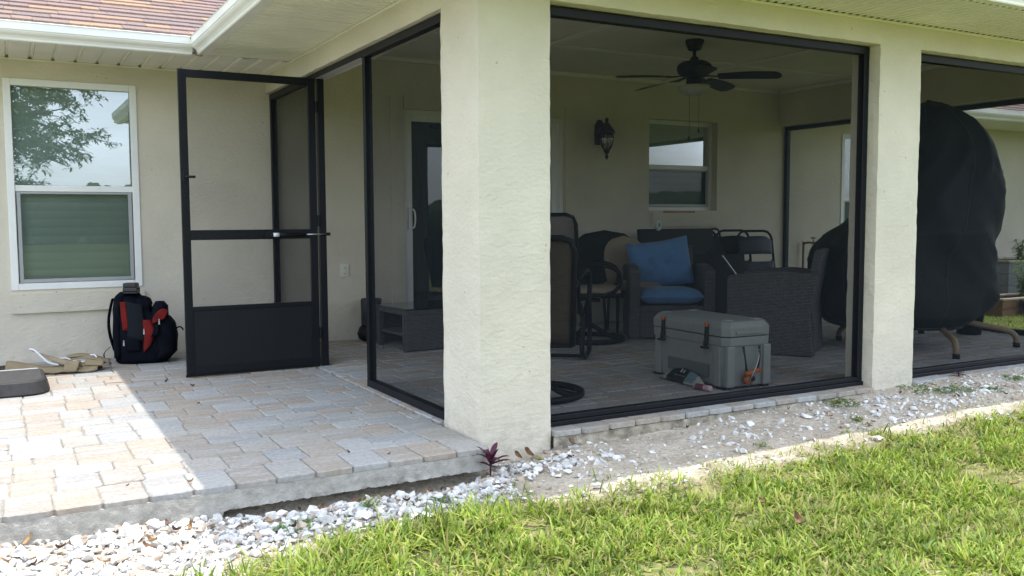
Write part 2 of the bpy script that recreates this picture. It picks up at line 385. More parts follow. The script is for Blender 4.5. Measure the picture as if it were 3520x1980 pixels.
for j in range(len(gy) - 1):
    for i in range(W - 1): g.f.append((j * W + i, j * W + i + 1, (j + 1) * W + i + 1, (j + 1) * W + i)); g.mi.append(0)

LAWN_EDGE = [(-6, -1.05), (-2.4, -.98), (-1.7, -.85), (-1.25, -.78), (-.93, -.64), (-.5, -.56), (-.15, -.60), (.24, -.72), (.63, -.80), (1.1, -.74), (1.5, -.70), (2.2, -.72), (3.2, -.72), (6, -.75), (20, -.8)]
def lawn_edge(x):
    for (a, b), (c, d) in zip(LAWN_EDGE, LAWN_EDGE[1:]):
        if a <= x <= c: return b + (d - b) * (x - a) / (c - a) + .015 + .10 * vn(x, 0, 2.7, 11) + .07 * vn(x, 0, 8, 12)
    return -.8
def ground_mat():
    m = mat('sandy_soil', (.4, .36, .3), .95, .1); N = m.node_tree.nodes; L = m.node_tree.links; b = N['Principled BSDF']
    g = N.new('ShaderNodeNewGeometry')
    def nse(s, d=6):
        n = N.new('ShaderNodeTexNoise'); n.inputs['Scale'].default_value = s; n.inputs['Detail'].default_value = d; L.new(g.outputs['Position'], n.inputs['Vector']); return n.outputs[0]
    def ramp(src, p0, c0, p1, c1):
        r = N.new('ShaderNodeValToRGB'); r.color_ramp.elements[0].position = p0; r.color_ramp.elements[1].position = p1
        r.color_ramp.elements[0].color = (*c0, 1); r.color_ramp.elements[1].color = (*c1, 1); L.new(src, r.inputs[0]); return r.outputs[0]
    sand = ramp(nse(5), .32, (.40, .345, .275), .68, (.54, .48, .395))
    grit = ramp(nse(60, 7), .34, (.74, .72, .69), .58, (1.03, 1.03, 1.03))
    mu = N.new('ShaderNodeMix'); mu.data_type = 'RGBA'; mu.blend_type = 'MULTIPLY'; mu.inputs[0].default_value = 1; L.new(sand, mu.inputs[6]); L.new(grit, mu.inputs[7])
    soil = ramp(nse(14), .35, (.10, .12, .035), .7, (.25, .22, .11))
    at = N.new('ShaderNodeAttribute'); at.attribute_name = 'lawn'
    a = N.new('ShaderNodeMath'); a.operation = 'MULTIPLY_ADD'; a.inputs[1].default_value = .9; a.inputs[2].default_value = -.45; L.new(nse(6), a.inputs[0])
    a2 = N.new('ShaderNodeMath'); a2.operation = 'ADD'; a2.use_clamp = True; L.new(at.outputs['Fac'], a2.inputs[0]); L.new(a.outputs[0], a2.inputs[1])
    r = ramp(a2.outputs[0], .3, (0, 0, 0), .6, (1, 1, 1))
    mx = N.new('ShaderNodeMix'); mx.data_type = 'RGBA'; L.new(r, mx.inputs[0]); L.new(mu.outputs[2], mx.inputs[6]); L.new(soil, mx.inputs[7])
    far = N.new('ShaderNodeAttribute'); far.attribute_name = 'far'
    green = ramp(nse(3), .35, (.10, .135, .03), .65, (.16, .195, .05))
    mf = N.new('ShaderNodeMix'); mf.data_type = 'RGBA'; L.new(far.outputs['Fac'], mf.inputs[0]); L.new(mx.outputs[2], mf.inputs[6]); L.new(green, mf.inputs[7])
    L.new(mf.outputs[2], b.inputs['Base Color'])
    bp_ = N.new('ShaderNodeBump'); bp_.inputs['Distance'].default_value = .016; bp_.inputs['Strength'].default_value = .9; L.new(nse(24, 9), bp_.inputs['Height']); L.new(bp_.outputs[0], b.inputs['Normal'])
    return m
ground = g.build('ground', ground_mat(), None, smooth=True, fix=False); tag(ground, kind='structure')
la = ground.data.attributes.new('lawn', 'FLOAT', 'POINT'); fa = ground.data.attributes.new('far', 'FLOAT', 'POINT')
lv, fv = [], []
for (x, y, z) in g.v:
    d = lawn_edge(x) - y if x < 6.3 else 1
    lv.append(min(1, max(0, .5 + d * 2.2)))
    inview = -2.6 < x < 5.5 and -3.2 < y < 0
    fv.append(0.0 if inview and not (y < -2.9) else (1.0 if (y < -1 or x > 6.3 or x < -4) else 0.0))
la.data.foreach_set('value', lv); fa.data.foreach_set('value', fv)

# ------------------------------------------------------------------ paving
def paver_mesh(w, d, h, seed):
    rnd = random.Random(seed); pts = []
    def jit(a): return rnd.uniform(-a, a)
    hw, hd, c = w / 2, d / 2, .011
    base = [(-hw + c, -hd), (0, -hd), (hw - c, -hd), (hw, -hd + c), (hw, hd - c), (hw - c, hd), (0, hd), (-hw + c, hd), (-hw, hd - c), (-hw, -hd + c)]
    base = [(x + jit(.0022), y + jit(.0022)) for x, y in base]
    n = len(base); mb = MB(); k = .0055
    vs = [(x, y, -h) for x, y in base] + [(x, y, -.005 + jit(.0012)) for x, y in base] + [(x * (1 - k / hw), y * (1 - k / hd), jit(.001)) for x, y in base]
    fs = [(i, (i + 1) % n, n + (i + 1) % n, n + i) for i in range(n)] + [(n + i, n + (i + 1) % n, 2 * n + (i + 1) % n, 2 * n + i) for i in range(n)] + [tuple(range(2 * n, 3 * n))]
    mb.add(vs, fs); me = mb.mesh('paver'); me.materials.append(M_PAVER); return me
PCACHE = {}
def paver_proto(w, d, k):
    key = (round(w, 3), round(d, 3), k)
    if key not in PCACHE: PCACHE[key] = paver_mesh(w - .004, d - .004, .027, int(w * 1000) * 31 + int(d * 1000) * 7 + k)
    return PCACHE[key]
def pave(x0, x1, y0, y1, cell, seed, skip=None):
    """tumbled random-pattern laying: bands along x, each piece either full depth or one of two half rows"""
    rnd = random.Random(seed); out = []; y = y0; BD = .252
    while y < y1 - .05:
        bd = min(BD * rnd.choice((1, 1, .92)), y1 - y); x = x0 - rnd.uniform(0, .2)
        cut = bd * rnd.choice((.5, .46, .54))
        xa = xb = x                                  # fronts of the lower and the upper half row
        while min(xa, xb) < x1:
            if abs(xa - xb) < 1e-6 and rnd.random() < .30:
                w = rnd.choice((.16, .18, .23)); out.append((xa + w / 2, y + bd / 2, w, bd)); xa = xb = xa + w; continue
            low = xa <= xb; w = rnd.choice((.155, .17, .225, .225, .25))
            o = xb if low else xa; c = xa if low else xb
            if abs(c + w - o) < .075 and o > c + .1: w = o - c          # close up flush with the other half row
            if low: out.append((xa + w / 2, y + cut / 2, w, cut)); xa += w
            else: out.append((xb + w / 2, y + cut + (bd - cut) / 2, w, bd - cut)); xb += w
        y += bd
    res = []
    for cx, cy, w, d in out:                          # trim at the ends
        a, b = max(cx - w / 2, x0), min(cx + w / 2, x1)
        if b - a > .03: res.append(((a + b) / 2, cy, round(b - a, 3), round(d, 3)))
    return res
def dist_cam(p): return math.hypot(p[0] + 1.94, p[1] + 3.79)
def lay(parent, plist, limit, z=0.0):
    plist = sorted(plist, key=dist_cam); extra = MB()
    for n, (cx, cy, w, d) in enumerate(plist):
        me = paver_proto(w, d, random.randrange(4)); rot = random.choice((0, math.pi)); dz = random.uniform(-.0025, .0015)
        if n < limit:
            o = bpy.data.objects.new('paver', me); COL.objects.link(o); o.parent = parent
            o.location = (cx, cy, z + dz); o.rotation_euler = (random.uniform(-.006, .006), random.uniform(-.006, .006), rot)
        else:
            m = Matrix.Translation((cx, cy, z + dz)) @ Matrix.Rotation(rot, 4, 'Z')
            extra.add([m @ v.co for v in me.vertices], [tuple(p.vertices) for p in me.polygons])
    if extra.f: tag(extra.build('paver_field', M_PAVER, parent, fix=False), kind='stuff')

CELL = .0775
EDGE_Y = -.114
# patio slab: concrete with a ragged, undercut lower edge
sb = MB()
NX = 560; X0, X1 = -4.1, -.012
def slab_fn(u, v):
    x = X0 + (X1 - X0) * u; k = x - X0
    low = -.128 - .012 * vn(x, 0, 2.3, 4) - .006 * vn(x, 0, 9, 2) - .004 * vn(x, 0, 27, 6) - .004 * vn(x, 0, 71, 1)
    if x > -1.22: low = -.104 + .008 * vn(x, 0, 3, 3) + .004 * vn(x, 0, 17, 5) + .004 * vn(x, 0, 45, 9) + .004 * vn(x, 0, 90, 2)
    if v <= .7:
        z = -.0275 + (low + .0275) * (v / .7); y = EDGE_Y - .012 + .003 * vn(x, z, 6, 3) + .002 * vn(x, z, 45)
        y += (v / .7) ** 3 * (.010 * vn(x, z, 24, 7))
    else:
        t = (v - .7) / .3; z = low - .012 * math.sin(t * 3.14) * (1 + vn(x, t, 30)) + .012 * t; y = EDGE_Y - .008 + .22 * t + .012 * vn(x, t * 3, 20, 2)
    return (x, y, z)
sb.grid(slab_fn, NX, 24)
sb.box(X0, X1, EDGE_Y - .006, D, -.04, -.0275)
patio = sb.build('patio', M_CONC, smooth=False); tag(patio, kind='structure')
pl = []
ew = .1645; n_e = int(4.05 / ew)
for i in range(n_e): pl.append((-.012 - (i + .5) * ew, EDGE_Y + .12, ew, .25))
pl += pave(-.012 - 52 * CELL, -.012, EDGE_Y + .245, EDGE_Y + .245 + 48 * CELL, CELL, 5)
pl = [p for p in pl if p[1] < D - .02]
lay(patio, pl, 300)
box('joint_sand', (X0, -.015, EDGE_Y + .01, D, -.03, -.008), M_SANDJ, patio)

# lanai floor
lf = MB().box(.02, 5.95, .04, D, -.14, -.030)
def base_fn(u, v, a, b):
    x = a + (b - a) * u; z = -.026 - .12 * v
    return (x, -.018 + .006 * vn(x, z, 14) + .006 * vn(x, z, 50), z)
lf.grid(lambda u, v: base_fn(u, v, .398, 2.738), 130, 8); lf.grid(lambda u, v: base_fn(u, v, 3.13, 5.83), 130, 8)
lanai = lf.build('lanai_floor', M_CONC); tag(lanai, kind='structure'); lanai.data.materials[0] = mat('stained_mortar', (.25, .215, .165), .95, .1, var=.3, vscale=16, col2=(.38, .34, .27), bump=.9, bscale=90, bdist=.006, detail=8)
pl = []
for a, b in ((.40, 2.735), (3.13, 5.83)):
    n = round((b - a) / .165); w = (b - a) / n
    for i in range(n): pl.append((a + (i + .5) * w, .085, w, .23))
pl += pave(-.008, -.008 + 76 * CELL, .205, .205 + 47 * CELL, CELL, 9)
pl = [p for p in pl if not ((p[0] < .40) and (p[1] < .42)) and not (2.74 < p[0] < 3.13 and p[1] < .42)]
lay(lanai, pl, 300, .006)
box('joint_sand', (.012, 5.82, .03, D, -.028, -.002), M_SANDJ, lanai)

# ================================================================== HOUSE
house = thing('house', 'beige stucco house with screened lanai, white gutters and brown shingle roof', 'house', (0, 0, 0))
HB, HC, HS = 2.102, 2.49, 2.247      # beam underside, lanai ceiling, soffit
def stucco_box(name, x0, x1, y0, y1, z0, z1, parent, cell=.035, amp=.0035):
    bm = bmesh.new()
    def face(o, du, dv, lu, lv):
        nu, nv = max(1, round(lu / cell)), max(1, round(lv / cell)); vs = []
        for j in range(nv + 1):
            for i in range(nu + 1): vs.append(bm.verts.new(Vector(o) + Vector(du) * (lu * i / nu) + Vector(dv) * (lv * j / nv)))
        for j in range(nv):
            for i in range(nu): bm.faces.new((vs[j * (nu + 1) + i], vs[j * (nu + 1) + i + 1], vs[(j + 1) * (nu + 1) + i + 1], vs[(j + 1) * (nu + 1) + i]))
    X, Y, Z = x1 - x0, y1 - y0, z1 - z0
    face((x0, y0, z0), (1, 0, 0), (0, 0, 1), X, Z); face((x0, y1, z0), (1, 0, 0), (0, 0, 1), X, Z)
    face((x0, y0, z0), (0, 1, 0), (0, 0, 1), Y, Z); face((x1, y0, z0), (0, 1, 0), (0, 0, 1), Y, Z)
    face((x0, y0, z0), (1, 0, 0), (0, 1, 0), X, Y); face((x0, y0, z1), (1, 0, 0), (0, 1, 0), X, Y)
    bmesh.ops.remove_doubles(bm, verts=bm.verts, dist=.0005)
    for v in bm.verts:
        c = v.co
        d = mnoise.noise_vector(c * 17) * amp + mnoise.noise_vector(c * 5) * amp * .6
        # soften the arrises
        e = 0
        for a, lo, hi in ((0, x0, x1), (1, y0, y1)):
            if min(abs(c[a] - lo), abs(c[a] - hi)) < .001: e += 1
        if e == 2:
            cx = Vector(((x0 + x1) / 2, (y0 + y1) / 2, c.z)); q = (cx - c); q.x = math.copysign(.003, q.x); q.y = math.copysign(.003, q.y); q.z = 0; d += q
        v.co += d
    bmesh.ops.recalc_face_normals(bm, faces=bm.faces)
    me = bpy.data.meshes.new(name); bm.to_mesh(me); bm.free(); me.materials.append(M_STUCCO)
    return link(name, me, parent, smooth=False)
stucco_box('column', 0, .395, 0, .415, -.16, HB, house)
stucco_box('column', 2.741, 3.127, 0, .215, -.16, HB, house)
stucco_box('column', 5.83, 6.22, 0, .215, -.16, HB, house, cell=.08)
stucco_box('beam', 0, 6.22, 0, .215, HB, HC + .02, house)
stucco_box('beam', 0, .215, .215, D, HB, HC + .02, house)
stucco_box('beam', 5.83, 6.05, .215, D, HB, HC + .02, house, cell=.08)

def wall_holes(name, xs0, xs1, z0, z1, y, holes, depth, m, parent):
    xs = sorted({xs0, xs1} | {h[0] for h in holes} | {h[1] for h in holes}); zs = sorted({z0, z1} | {h[2] for h in holes} | {h[3] for h in holes}); mb = MB()
    for a, b in zip(xs, xs[1:]):
        for c, d in zip(zs, zs[1:]):
            if any(h[0] <= a and b <= h[1] and h[2] <= c and d <= h[3] for h in holes): continue
            mb.add([(a, y, c), (b, y, c), (b, y, d), (a, y, d)], [(0, 1, 2, 3)])
    for (a, b, c, d) in holes:
        for q in ([(a, y, c), (a, y, d), (a, y + depth, d), (a, y + depth, c)], [(b, y, c), (b, y + depth, c), (b, y + depth, d), (b, y, d)],
                  [(a, y, d), (b, y, d), (b, y + depth, d), (a, y + depth, d)], [(a, y, c), (a, y + depth, c), (b, y + depth, c), (b, y, c)]):
            mb.add(q, [(0, 1, 2, 3)])
    me = mb.mesh(name); bm = bmesh.new(); bm.from_mesh(me); bmesh.ops.remove_doubles(bm, verts=bm.verts, dist=1e-4); bm.to_mesh(me); bm.free(); me.materials.append(m)
    return link(name, me, parent)
H1 = (-1.905, -1.0, .545, 2.10); H2 = (3.985, 4.92, 1.14, 2.10); H3 = (6.87, 7.85, .55, 2.06); HD = (1.22, 2.94, -.05, 2.05)
wall_holes('wall', -5, 13, -.3, 2.60, D, [H1, H2, H3, HD], .16, M_STUCCO, house)
box('dark_backing', (-5, 13, D + .30, D + .34, -.3, 2.60), M_BLACK, house)  # black sheet stands in for the unlit rooms behind the openings
# raised stucco bands under the windows and round the sliding door
stucco_box('window_band', -1.915, -.985, D - .026, D + .02, .375, .515, house, amp=.003)
stucco_box('window_band', 4.03, 4.935, D - .026, D + .02, .97, 1.115, house, amp=.003)
for b in ((1.10, 1.222, .0, 2.16), (2.938, 3.065, .0, 2.16)): stucco_box('door_band', b[0], b[1], D - .022, D + .02, b[2], b[3], house, amp=.002)
stucco_box('door_band', 1.222, 2.938, D - .022, D + .02, 2.045, 2.16, house, amp=.002)

# --- windows
def window(h, proud, slat_n, lower_screen=True, gmat=M_GLASS, slim=.045, right_view=False):
    a, b, c, d = h; y = D + (-.012 if proud else .085); mid = c + (d - c) * .485
    w = MB()
    fw = slim
    w.box(a, a + fw, y, y + .06, c, d); w.box(b - fw, b, y, y + .06, c, d); w.box(a + fw, b - fw, y, y + .06, d - fw, d); w.box(a + fw, b - fw, y, y + .06, c, c + fw)
    win = w.build('window', M_VINYL, house, bevel=.004)
    MB().box(a + fw, b - fw, y + .012, y + .055, mid - .022, mid + .024).build('meeting_rail', M_VINYL, win, bevel=.004)
    MB().add([(a + fw, y + .032, mid + .024), (b - fw, y + .032, mid + .024), (b - fw, y + .032, d - fw), (a + fw, y + .032, d - fw)], [(0, 1, 2, 3)]).build('pane', gmat, win)
    MB().add([(a + fw, y + .045, c + fw), (b - fw, y + .045, c + fw), (b - fw, y + .045, mid - .022), (a + fw, y + .045, mid - .022)], [(0, 1, 2, 3)]).build('pane', M_GLASS_LOW, win)
    if lower_screen:
        s = MB(); e = .026; p, q, r_, t = a + fw + .008, b - fw - .008, c + fw + .004, mid - .024
        s.box(p, p + e, y + .012, y + .026, r_, t); s.box(q - e, q, y + .012, y + .026, r_, t); s.box(p + e, q - e, y + .012, y + .026, r_, r_ + e); s.box(p + e, q - e, y + .012, y + .026, t - e * .6, t)
        s.build('screen_frame', M_SCREENFRAME, win, bevel=.002)
        MB().add([(p + e, y + .02, r_ + e), (q - e, y + .02, r_ + e), (q - e, y + .02, t - e * .6), (p + e, y + .02, t - e * .6)], [(0, 1, 2, 3)]).build('insect_screen', M_SCREEN_WIN, win)
    hh = (d - c - .02) / slat_n
    for i in range(slat_n):
        z0 = c + .01 + i * hh
        m = MB(); m.grid(lambda u, v: (a + .02 + (b - a - .04) * u, y + .105 - .010 * v - .004 * math.sin(v * 3.14), z0 + (hh + .004) * v), 1, 3)
        m.build('blind_slat', M_BLIND, win, smooth=True)
    return win
window(H1, True, 24, slim=.05)
window(H2, False, 14, slim=.04)
window(H3, True, 24, slim=.05)
# loose stick left on the sill of the lanai window
tag(MB().bar((4.18, D - .005, 1.128), (4.60, D - .005, 1.124), .02, .026).build('wood_stick', mat('raw_wood', (.42, .25, .13), .8, .2, var=.2, vscale=20, stretch=(.3, 3, 3))),
    'thin wooden stick lying on the sill of the lanai window', 'stick')

# --- sliding glass door
sd = MB(); y = D + .03
sd.box(1.22, 1.265, y, y + .1, .0, 2.05); sd.box(2.895, 2.94, y, y + .1, .0, 2.05); sd.box(1.265, 2.895, y, y + .1, 2.005, 2.05); sd.box(1.265, 2.895, y, y + .1, .0, .03)
sdo = sd.build('sliding_door', M_VINYL, house, bevel=.004)
def slider(x0, x1, yy):
    m = MB(); f = .055
    m.box(x0, x0 + f, yy, yy + .035, .03, 2.005); m.box(x1 - f, x1, yy, yy + .035, .03, 2.005); m.box(x0 + f, x1 - f, yy, yy + .035, 1.945, 2.005); m.box(x0 + f, x1 - f, yy, yy + .035, .03, .11)
    m.build('door_panel', M_VINYL, sdo, bevel=.003)
    MB().add([(x0 + f, yy + .017, .11), (x1 - f, yy + .017, .11), (x1 - f, yy + .017, 1.945), (x0 + f, yy + .017, 1.945)], [(0, 1, 2, 3)]).build('pane', M_GLASS2, sdo)
slider(1.266, 2.11, y + .01); slider(2.06, 2.894, y + .055)
m = MB(); m.box(1.275, 1.305, y - .012, y + .01, .96, 1.17); m.tube(smooth_path([(1.30, y - .005, 1.15), (1.315, y - .045, 1.14), (1.322, y - .055, 1.065), (1.315, y - .045, .99), (1.30, y - .005, .98)], 5), .008, 8)
m.build('handle', M_VINYL, sdo, bevel=.002)
cb = MB(); cb.grid(lambda u, v: (1.24 + 1.68 * u, D + .20 + .018 * math.sin(u * 90), .02 + 2.0 * v), 180, 1); cb.build('interior_backing', mat('dim_interior', (.17, .19, .19), .9, .1), sdo, smooth=True)  # added grey sheet stands in for the dim interior and glass reflection

# --- lanai ceiling with cover battens
cl = box('ceiling', (.215, 5.83, .215, D, HC, HC + .018), M_CEIL, house)
for b in ((.217, 5.828, 2.66, 2.72), ): box('batten', (b[0], b[1], b[2], b[3], HC - .012, HC - .0005), M_TRIM, cl, .002)
for x in (2.045, 4.13): 
    box('batten', (x - .03, x + .03, .217, 2.658, HC - .0121, HC - .0005), M_TRIM, cl, .002)
    box('batten', (x - .03, x + .03, 2.722, D - .06, HC - .0121, HC - .0005), M_TRIM, cl, .002)
box('batten', (.217, 5.77, D - .055, D - .002, HC - .035, HC - .0005), M_TRIM, cl, .003)
box('batten', (5.775, 5.829, .217, D - .057, HC - .035, HC - .0005), M_TRIM, cl, .003)

# --- soffits: ribbed vinyl panels
def soffit_panel(parent, w, run, grooves, place, dark_end=False):
    """cross section along a (0..w), extruded along t (0..run); place(a,t,z)->xyz"""
    prof = [(0, 0)]; gw = .017
    for k in range(grooves):
        c = w * (k + 1) / grooves - gw
        prof += [(c - gw, 0), (c - gw * .3, .016), (c + gw * .3, .016), (c + gw * .6, -.004)]
    prof += [(w - .001, 0)]
    if grooves >= 4:                                  # ribbed panel: shallow trapezoid flutes
        prof = []; b = w / grooves
        for k in range(grooves):
            o = k * b; prof += [(o, 0), (o + b * .46, 0), (o + b * .56, .013), (o + b * .88, .013), (o + b * .97, -.003)]
        prof += [(w - .001, 0)]
    m = MB(); n = len(prof)
    m.add([place(a, 0, z) for a, z in prof] + [place(a, run, z) for a, z in prof], [(i, i + 1, n + i + 1, n + i) for i in range(n - 1)])
    if dark_end:  # flat black wedges paint the shaded gaps at the groove ends
        for k in range(grooves):
            c = w * (k + 1) / grooves - gw
            m.add([place(c - gw * .9, 0, -.0015), place(c + gw * .9, 0, -.0015), place(c + gw * .2, .022, -.0015), place(c - gw * .3, .022, -.0015)], [(0, 1, 2, 3)], 1)
    return m.build('soffit_panel', [M_SOFFIT, M_BLACK], parent, fix=False)
so = MB()
so.box(-5, -.02, D - .012, D - .0005, HS - .012, HS - .002); so.box(-.60, -.0005, EDGE_Y, 3.09, HS + .015, HS + .02); so.box(-5, -.02, 3.12, D, HS + .015, HS + .02)
so.box(-.014, -.0005, -.0, 3.09, HS - .012, HS - .002); so.box(0, 6.8, -.014, -.0005, HS - .012, HS - .002); so.box(-.6, 6.8, -.56, 0, HS + .015, HS + .02); so.box(6.2, 13, 3.1, D, HS + .015, HS + .02)
so.box(6.2, 6.8, 0, 3.1, HS - .01, HS + .02); so.box(6.25, 13, 3.1, D - .001, HS - .012, HS - .002)
soff = so.build('soffit', M_SOFFIT, house)
x = -4.7
while x < -.05:
    x0 = x; soffit_panel(soff, .30, .755, 2, lambda a, t, z, x0=x0: (x0 + a, D - .013 - t, HS + z), True); x += .30
yv = 3.09
while yv > -.3:
    y0 = yv; soffit_panel(soff, .30, .60, 5, lambda a, t, z, y0=y0: (-.015 - t, y0 - a, HS + z)); yv -= .30
x = -.6
while x < 6.7:
    x0 = x; soffit_panel(soff, .30, .55, 5, lambda a, t, z, x0=x0: (x0 + a, -.015 - t, HS + z), True) if x > -.2 else soffit_panel(soff, .30, .55, 5, lambda a, t, z, x0=x0: (x0 + a, -.015 - t, HS + z)); x += .30

# --- gutters (ogee profile), outward o / up u
GP = [(0, 0), (.062, 0), (.068, .006), (.070, .016), (.080, .030), (.097, .044), (.106, .056), (.108, .063), (.1125, .066), (.1125, .112), (.118, .117), (.112, .121), (.104, .118), (.104, .07), (.004, .012), (.004, .12), (0, .12)]
def gutter(fn, a, b):
    return MB().prism(GP, fn, a, b).build('gutter', M_GUTTER, house)
GZ = HS - .008
g1 = gutter(lambda o, u, t: (t, 3.155 - o, GZ + u), -5, -.71)
g2 = gutter(lambda o, u, t: (-.612 - o, t, GZ + u), -.60, 3.05)
g3 = gutter(lambda o, u, t: (t, -.563 - o * .62, GZ + .012 + u), -.70, 6.9)
g4 = gutter(lambda o, u, t: (t, 3.155 - o, GZ + u), 6.85, 13)
# sealed mitre piece in the inner corner
MB().prism([(o * 1.02 - .001, u * 1.01 - .001) for o, u in GP], lambda o, u, t: (t, 3.155 - o, GZ + u), -.80, -.722).build('corner_sleeve', M_GUTTER, g1)
MB().tube(smooth_path([(-.726, 3.04, GZ + .118), (-.727, 3.05, GZ + .08), (-.70, 3.07, GZ + .04), (-.684, 3.085, GZ + .0), (-.64, 3.09, GZ - .002)], 5), .0035, 6).build('sealant', mat('old_sealant', (.26, .17, .10), .9, .1), g1, smooth=True)
# fascia boards and roof edges
box('fascia', (-5, -.61, 3.157, 3.18, HS + .02, HS + .135), M_TRIM, house); box('fascia', (-.610, -.59, -.56, 3.156, HS + .02, HS + .135), M_TRIM, house)
box('fascia', (-.61, 6.85, -.562, -.545, HS + .0, HS + .14), M_TRIM, house); box('fascia', (6.83, 13, 3.157, 3.18, HS + .02, HS + .135), M_TRIM, house)

# --- roof
SL = .4167; RZ = HS + .118
rf = MB()
xe, ye, xr_, yb = -.70, -.62, 6.90, 3.07
def zl(d): return RZ + SL * d
hw = (xr_ - xe) / 2; xm = xe + hw
rf.add([(xe, ye, RZ), (xe, yb, RZ), (xm, yb + hw, zl(hw)), (xm, ye + hw, zl(hw))], [(0, 1, 2, 3)])
rf.add([(xr_, ye, RZ), (xr_, yb, RZ), (xm, yb + hw, zl(hw)), (xm, ye + hw, zl(hw))], [(3, 2, 1, 0)])
rf.add([(xe, ye, RZ), (xr_, ye, RZ), (xm, ye + hw, zl(hw))], [(0, 1, 2)])
rf.add([(-5.2, yb, RZ), (xe, yb, RZ), (xm, yb + hw, zl(hw)), (xm, yb + 5, zl(5)), (-5.2, yb + 5, zl(5))], [(0, 1, 2, 3, 4)])
rf.add([(13, yb, RZ), (xr_, yb, RZ), (xm, yb + hw, zl(hw)), (xm, yb + 5, zl(5)), (13, yb + 5, zl(5))], [(4, 3, 2, 1, 0)])
roof = rf.build('roof', M_SHINGLE, house)
cs = 1 / math.hypot(1, SL); EXPO = .142
SHM = {}
def shingle_mesh(wd, k):
    key = (round(wd, 2), k)
    if key not in SHM:
        rnd = random.Random(k * 17 + int(wd * 100)); j = lambda a: rnd.uniform(-a, a)
        m = MB(); t = .013; L_ = EXPO + .02
        top = [(0, j(.004)), (wd * .5, j(.004)), (wd, j(.004)), (wd, L_), (0, L_)]
        vs = [(a, b * cs, b * SL * cs + t * (1 - b / L_) + .002) for a, b in top] + [(a, b * cs, b * SL * cs - .001) for a, b in top[:3]]
        m.add(vs, [(0, 1, 2, 3, 4), (5, 6, 1, 0), (6, 7, 2, 1)]); me = m.mesh('shingle'); me.materials.append(M_SHINGLE); SHM[key] = me
    return SHM[key]
for row in range(0, 15):
    s = row * EXPO - .012; yy = yb + s * cs; zz = RZ + s * SL * cs; x = -2.35 - random.uniform(0, .25)
    while x < -.66 + s * cs:
        wd = random.choice((.12, .17, .22, .26, .33)); me = shingle_mesh(wd, random.randrange(3))
        o = bpy.data.objects.new('shingle', me); COL.objects.link(o); o.parent = roof; o.location = (x, yy, zz + .001 + random.uniform(0, .004)); x += wd + .002
ex = MB()
for row in range(0, 16):
    s = row * EXPO - .012; yy = yb + s * cs; zz = RZ + s * SL * cs; x = 6.95 + s * 0
    while x < 12.5:
        wd = random.choice((.17, .22, .26, .33)); me = shingle_mesh(wd, random.randrange(3))
        ex.add([(v.co.x + x, v.co.y + yy, v.co.z + zz + .001) for v in me.vertices], [tuple(p.vertices) for p in me.polygons]); x += wd + .002
tag(ex.build('shingle_field', M_SHINGLE, roof, fix=False), kind='stuff')

# --- screen enclosure
def rails(parent, boxes, name='frame_rail'):
    for b in boxes: box(name, b, M_ALU, parent, .003)
T = .045
def front_screen(x0, x1):
    y0, y1 = .075, .125
    e = MB().add([(x0 + .02, .098, .03), (x1 - .02, .098, .03), (x1 - .02, .098, HB - .02), (x0 + .02, .098, HB - .02)], [(0, 1, 2, 3)]).build('screen_panel', M_SCREEN, house)
    rails(e, [(x0 + .002, x1 - .002, y0 - .012, y1, .006, .030), (x0 + .002, x1 - .002, y0, y1 - .004, .0305, .058), (x0 + .002, x1 - .002, y0, y1, HB - .052, HB - .006)])
    rails(e, [(x0 + .002, x0 + T, y0 + .001, y1 - .001, .0585, HB - .0525), (x1 - T, x1 - .002, y0 + .001, y1 - .001, .0585, HB - .0525)], 'frame_stile')
front_screen(.397, 2.739); front_screen(3.129, 5.828)
def side_screen(xc, y0, y1, zt=HB - .006, lo=.418):
    e = MB().add([(xc, y0 + .02, .03), (xc, y1 - .02, .03), (xc, y1 - .02, zt - .02), (xc, y0 + .02, zt - .02)], [(0, 1, 2, 3)]).build('screen_panel', M_SCREEN, house)
    rails(e, [(xc - .025, xc + .025, y0, y1, .006, .052), (xc - .025, xc + .025, y0, y1, zt - .046, zt)])
    rails(e, [(xc - .024, xc + .024, y0 + .0, y0 + T, .0525, zt - .0465), (xc - .024, xc + .024, y1 - T, y1, .0525, zt - .0465)], 'frame_stile')
    return e
XS = .055
side_screen(XS, .42, 1.628)
side_screen(XS, 2.545, D - .003)
side_screen(5.95, .218, D - .003)
hd = box('door_header', (XS - .025, XS + .025, 1.629, 2.544, HB - .052, HB - .006), M_ALU, house, .003)
box('header_channel', (XS - .034, XS + .03, 1.629, 2.544, 2.052, HB - .0525), M_SCREENFRAME, hd, .002)
# stucco jamb closing the lanai side of the back wall is the wall itself

# --- screen door, swung open square to the side wall
dr = bpy.data.objects.new('screen_door', None)
m = MB(); dx0, dx1, dy = -.905, .012, 2.536
th = .028; sw = .052
def dbox(nm, a, b, c, d, mt=M_ALU, t0=0, t1=th, bev=.0025, par=None): return box(nm, (a, b, dy + t0, dy + t1, c, d), mt, par, bev)
stile = dbox('screen_door', dx0, dx0 + sw, .022, 2.05, par=house)
dbox('stile', dx1 - sw, dx1, .022, 2.05, par=stile)
dbox('rail', dx0 + sw, dx1 - sw, 1.998, 2.049, par=stile); dbox('rail', dx0 + sw, dx1 - sw, .925, .992, par=stile)
dbox('rail', dx0 + sw, dx1 - sw, .023, .072, par=stile); dbox('rail', dx0 + sw, dx1 - sw, .452, .478, par=stile)
kp = dbox('kick_panel', dx0 + sw, dx1 - sw, .072, .452, mat('dark_panel', (.009, .010, .012), .55, .25, bump=.2, bscale=500, bdist=.0006), .008, .018, 0, stile)
dbox('sweep', dx0 - .004, dx1, .006, .0215, mat('rubber', (.012, .012, .012), .8, .2), .006, .02, 0, stile)
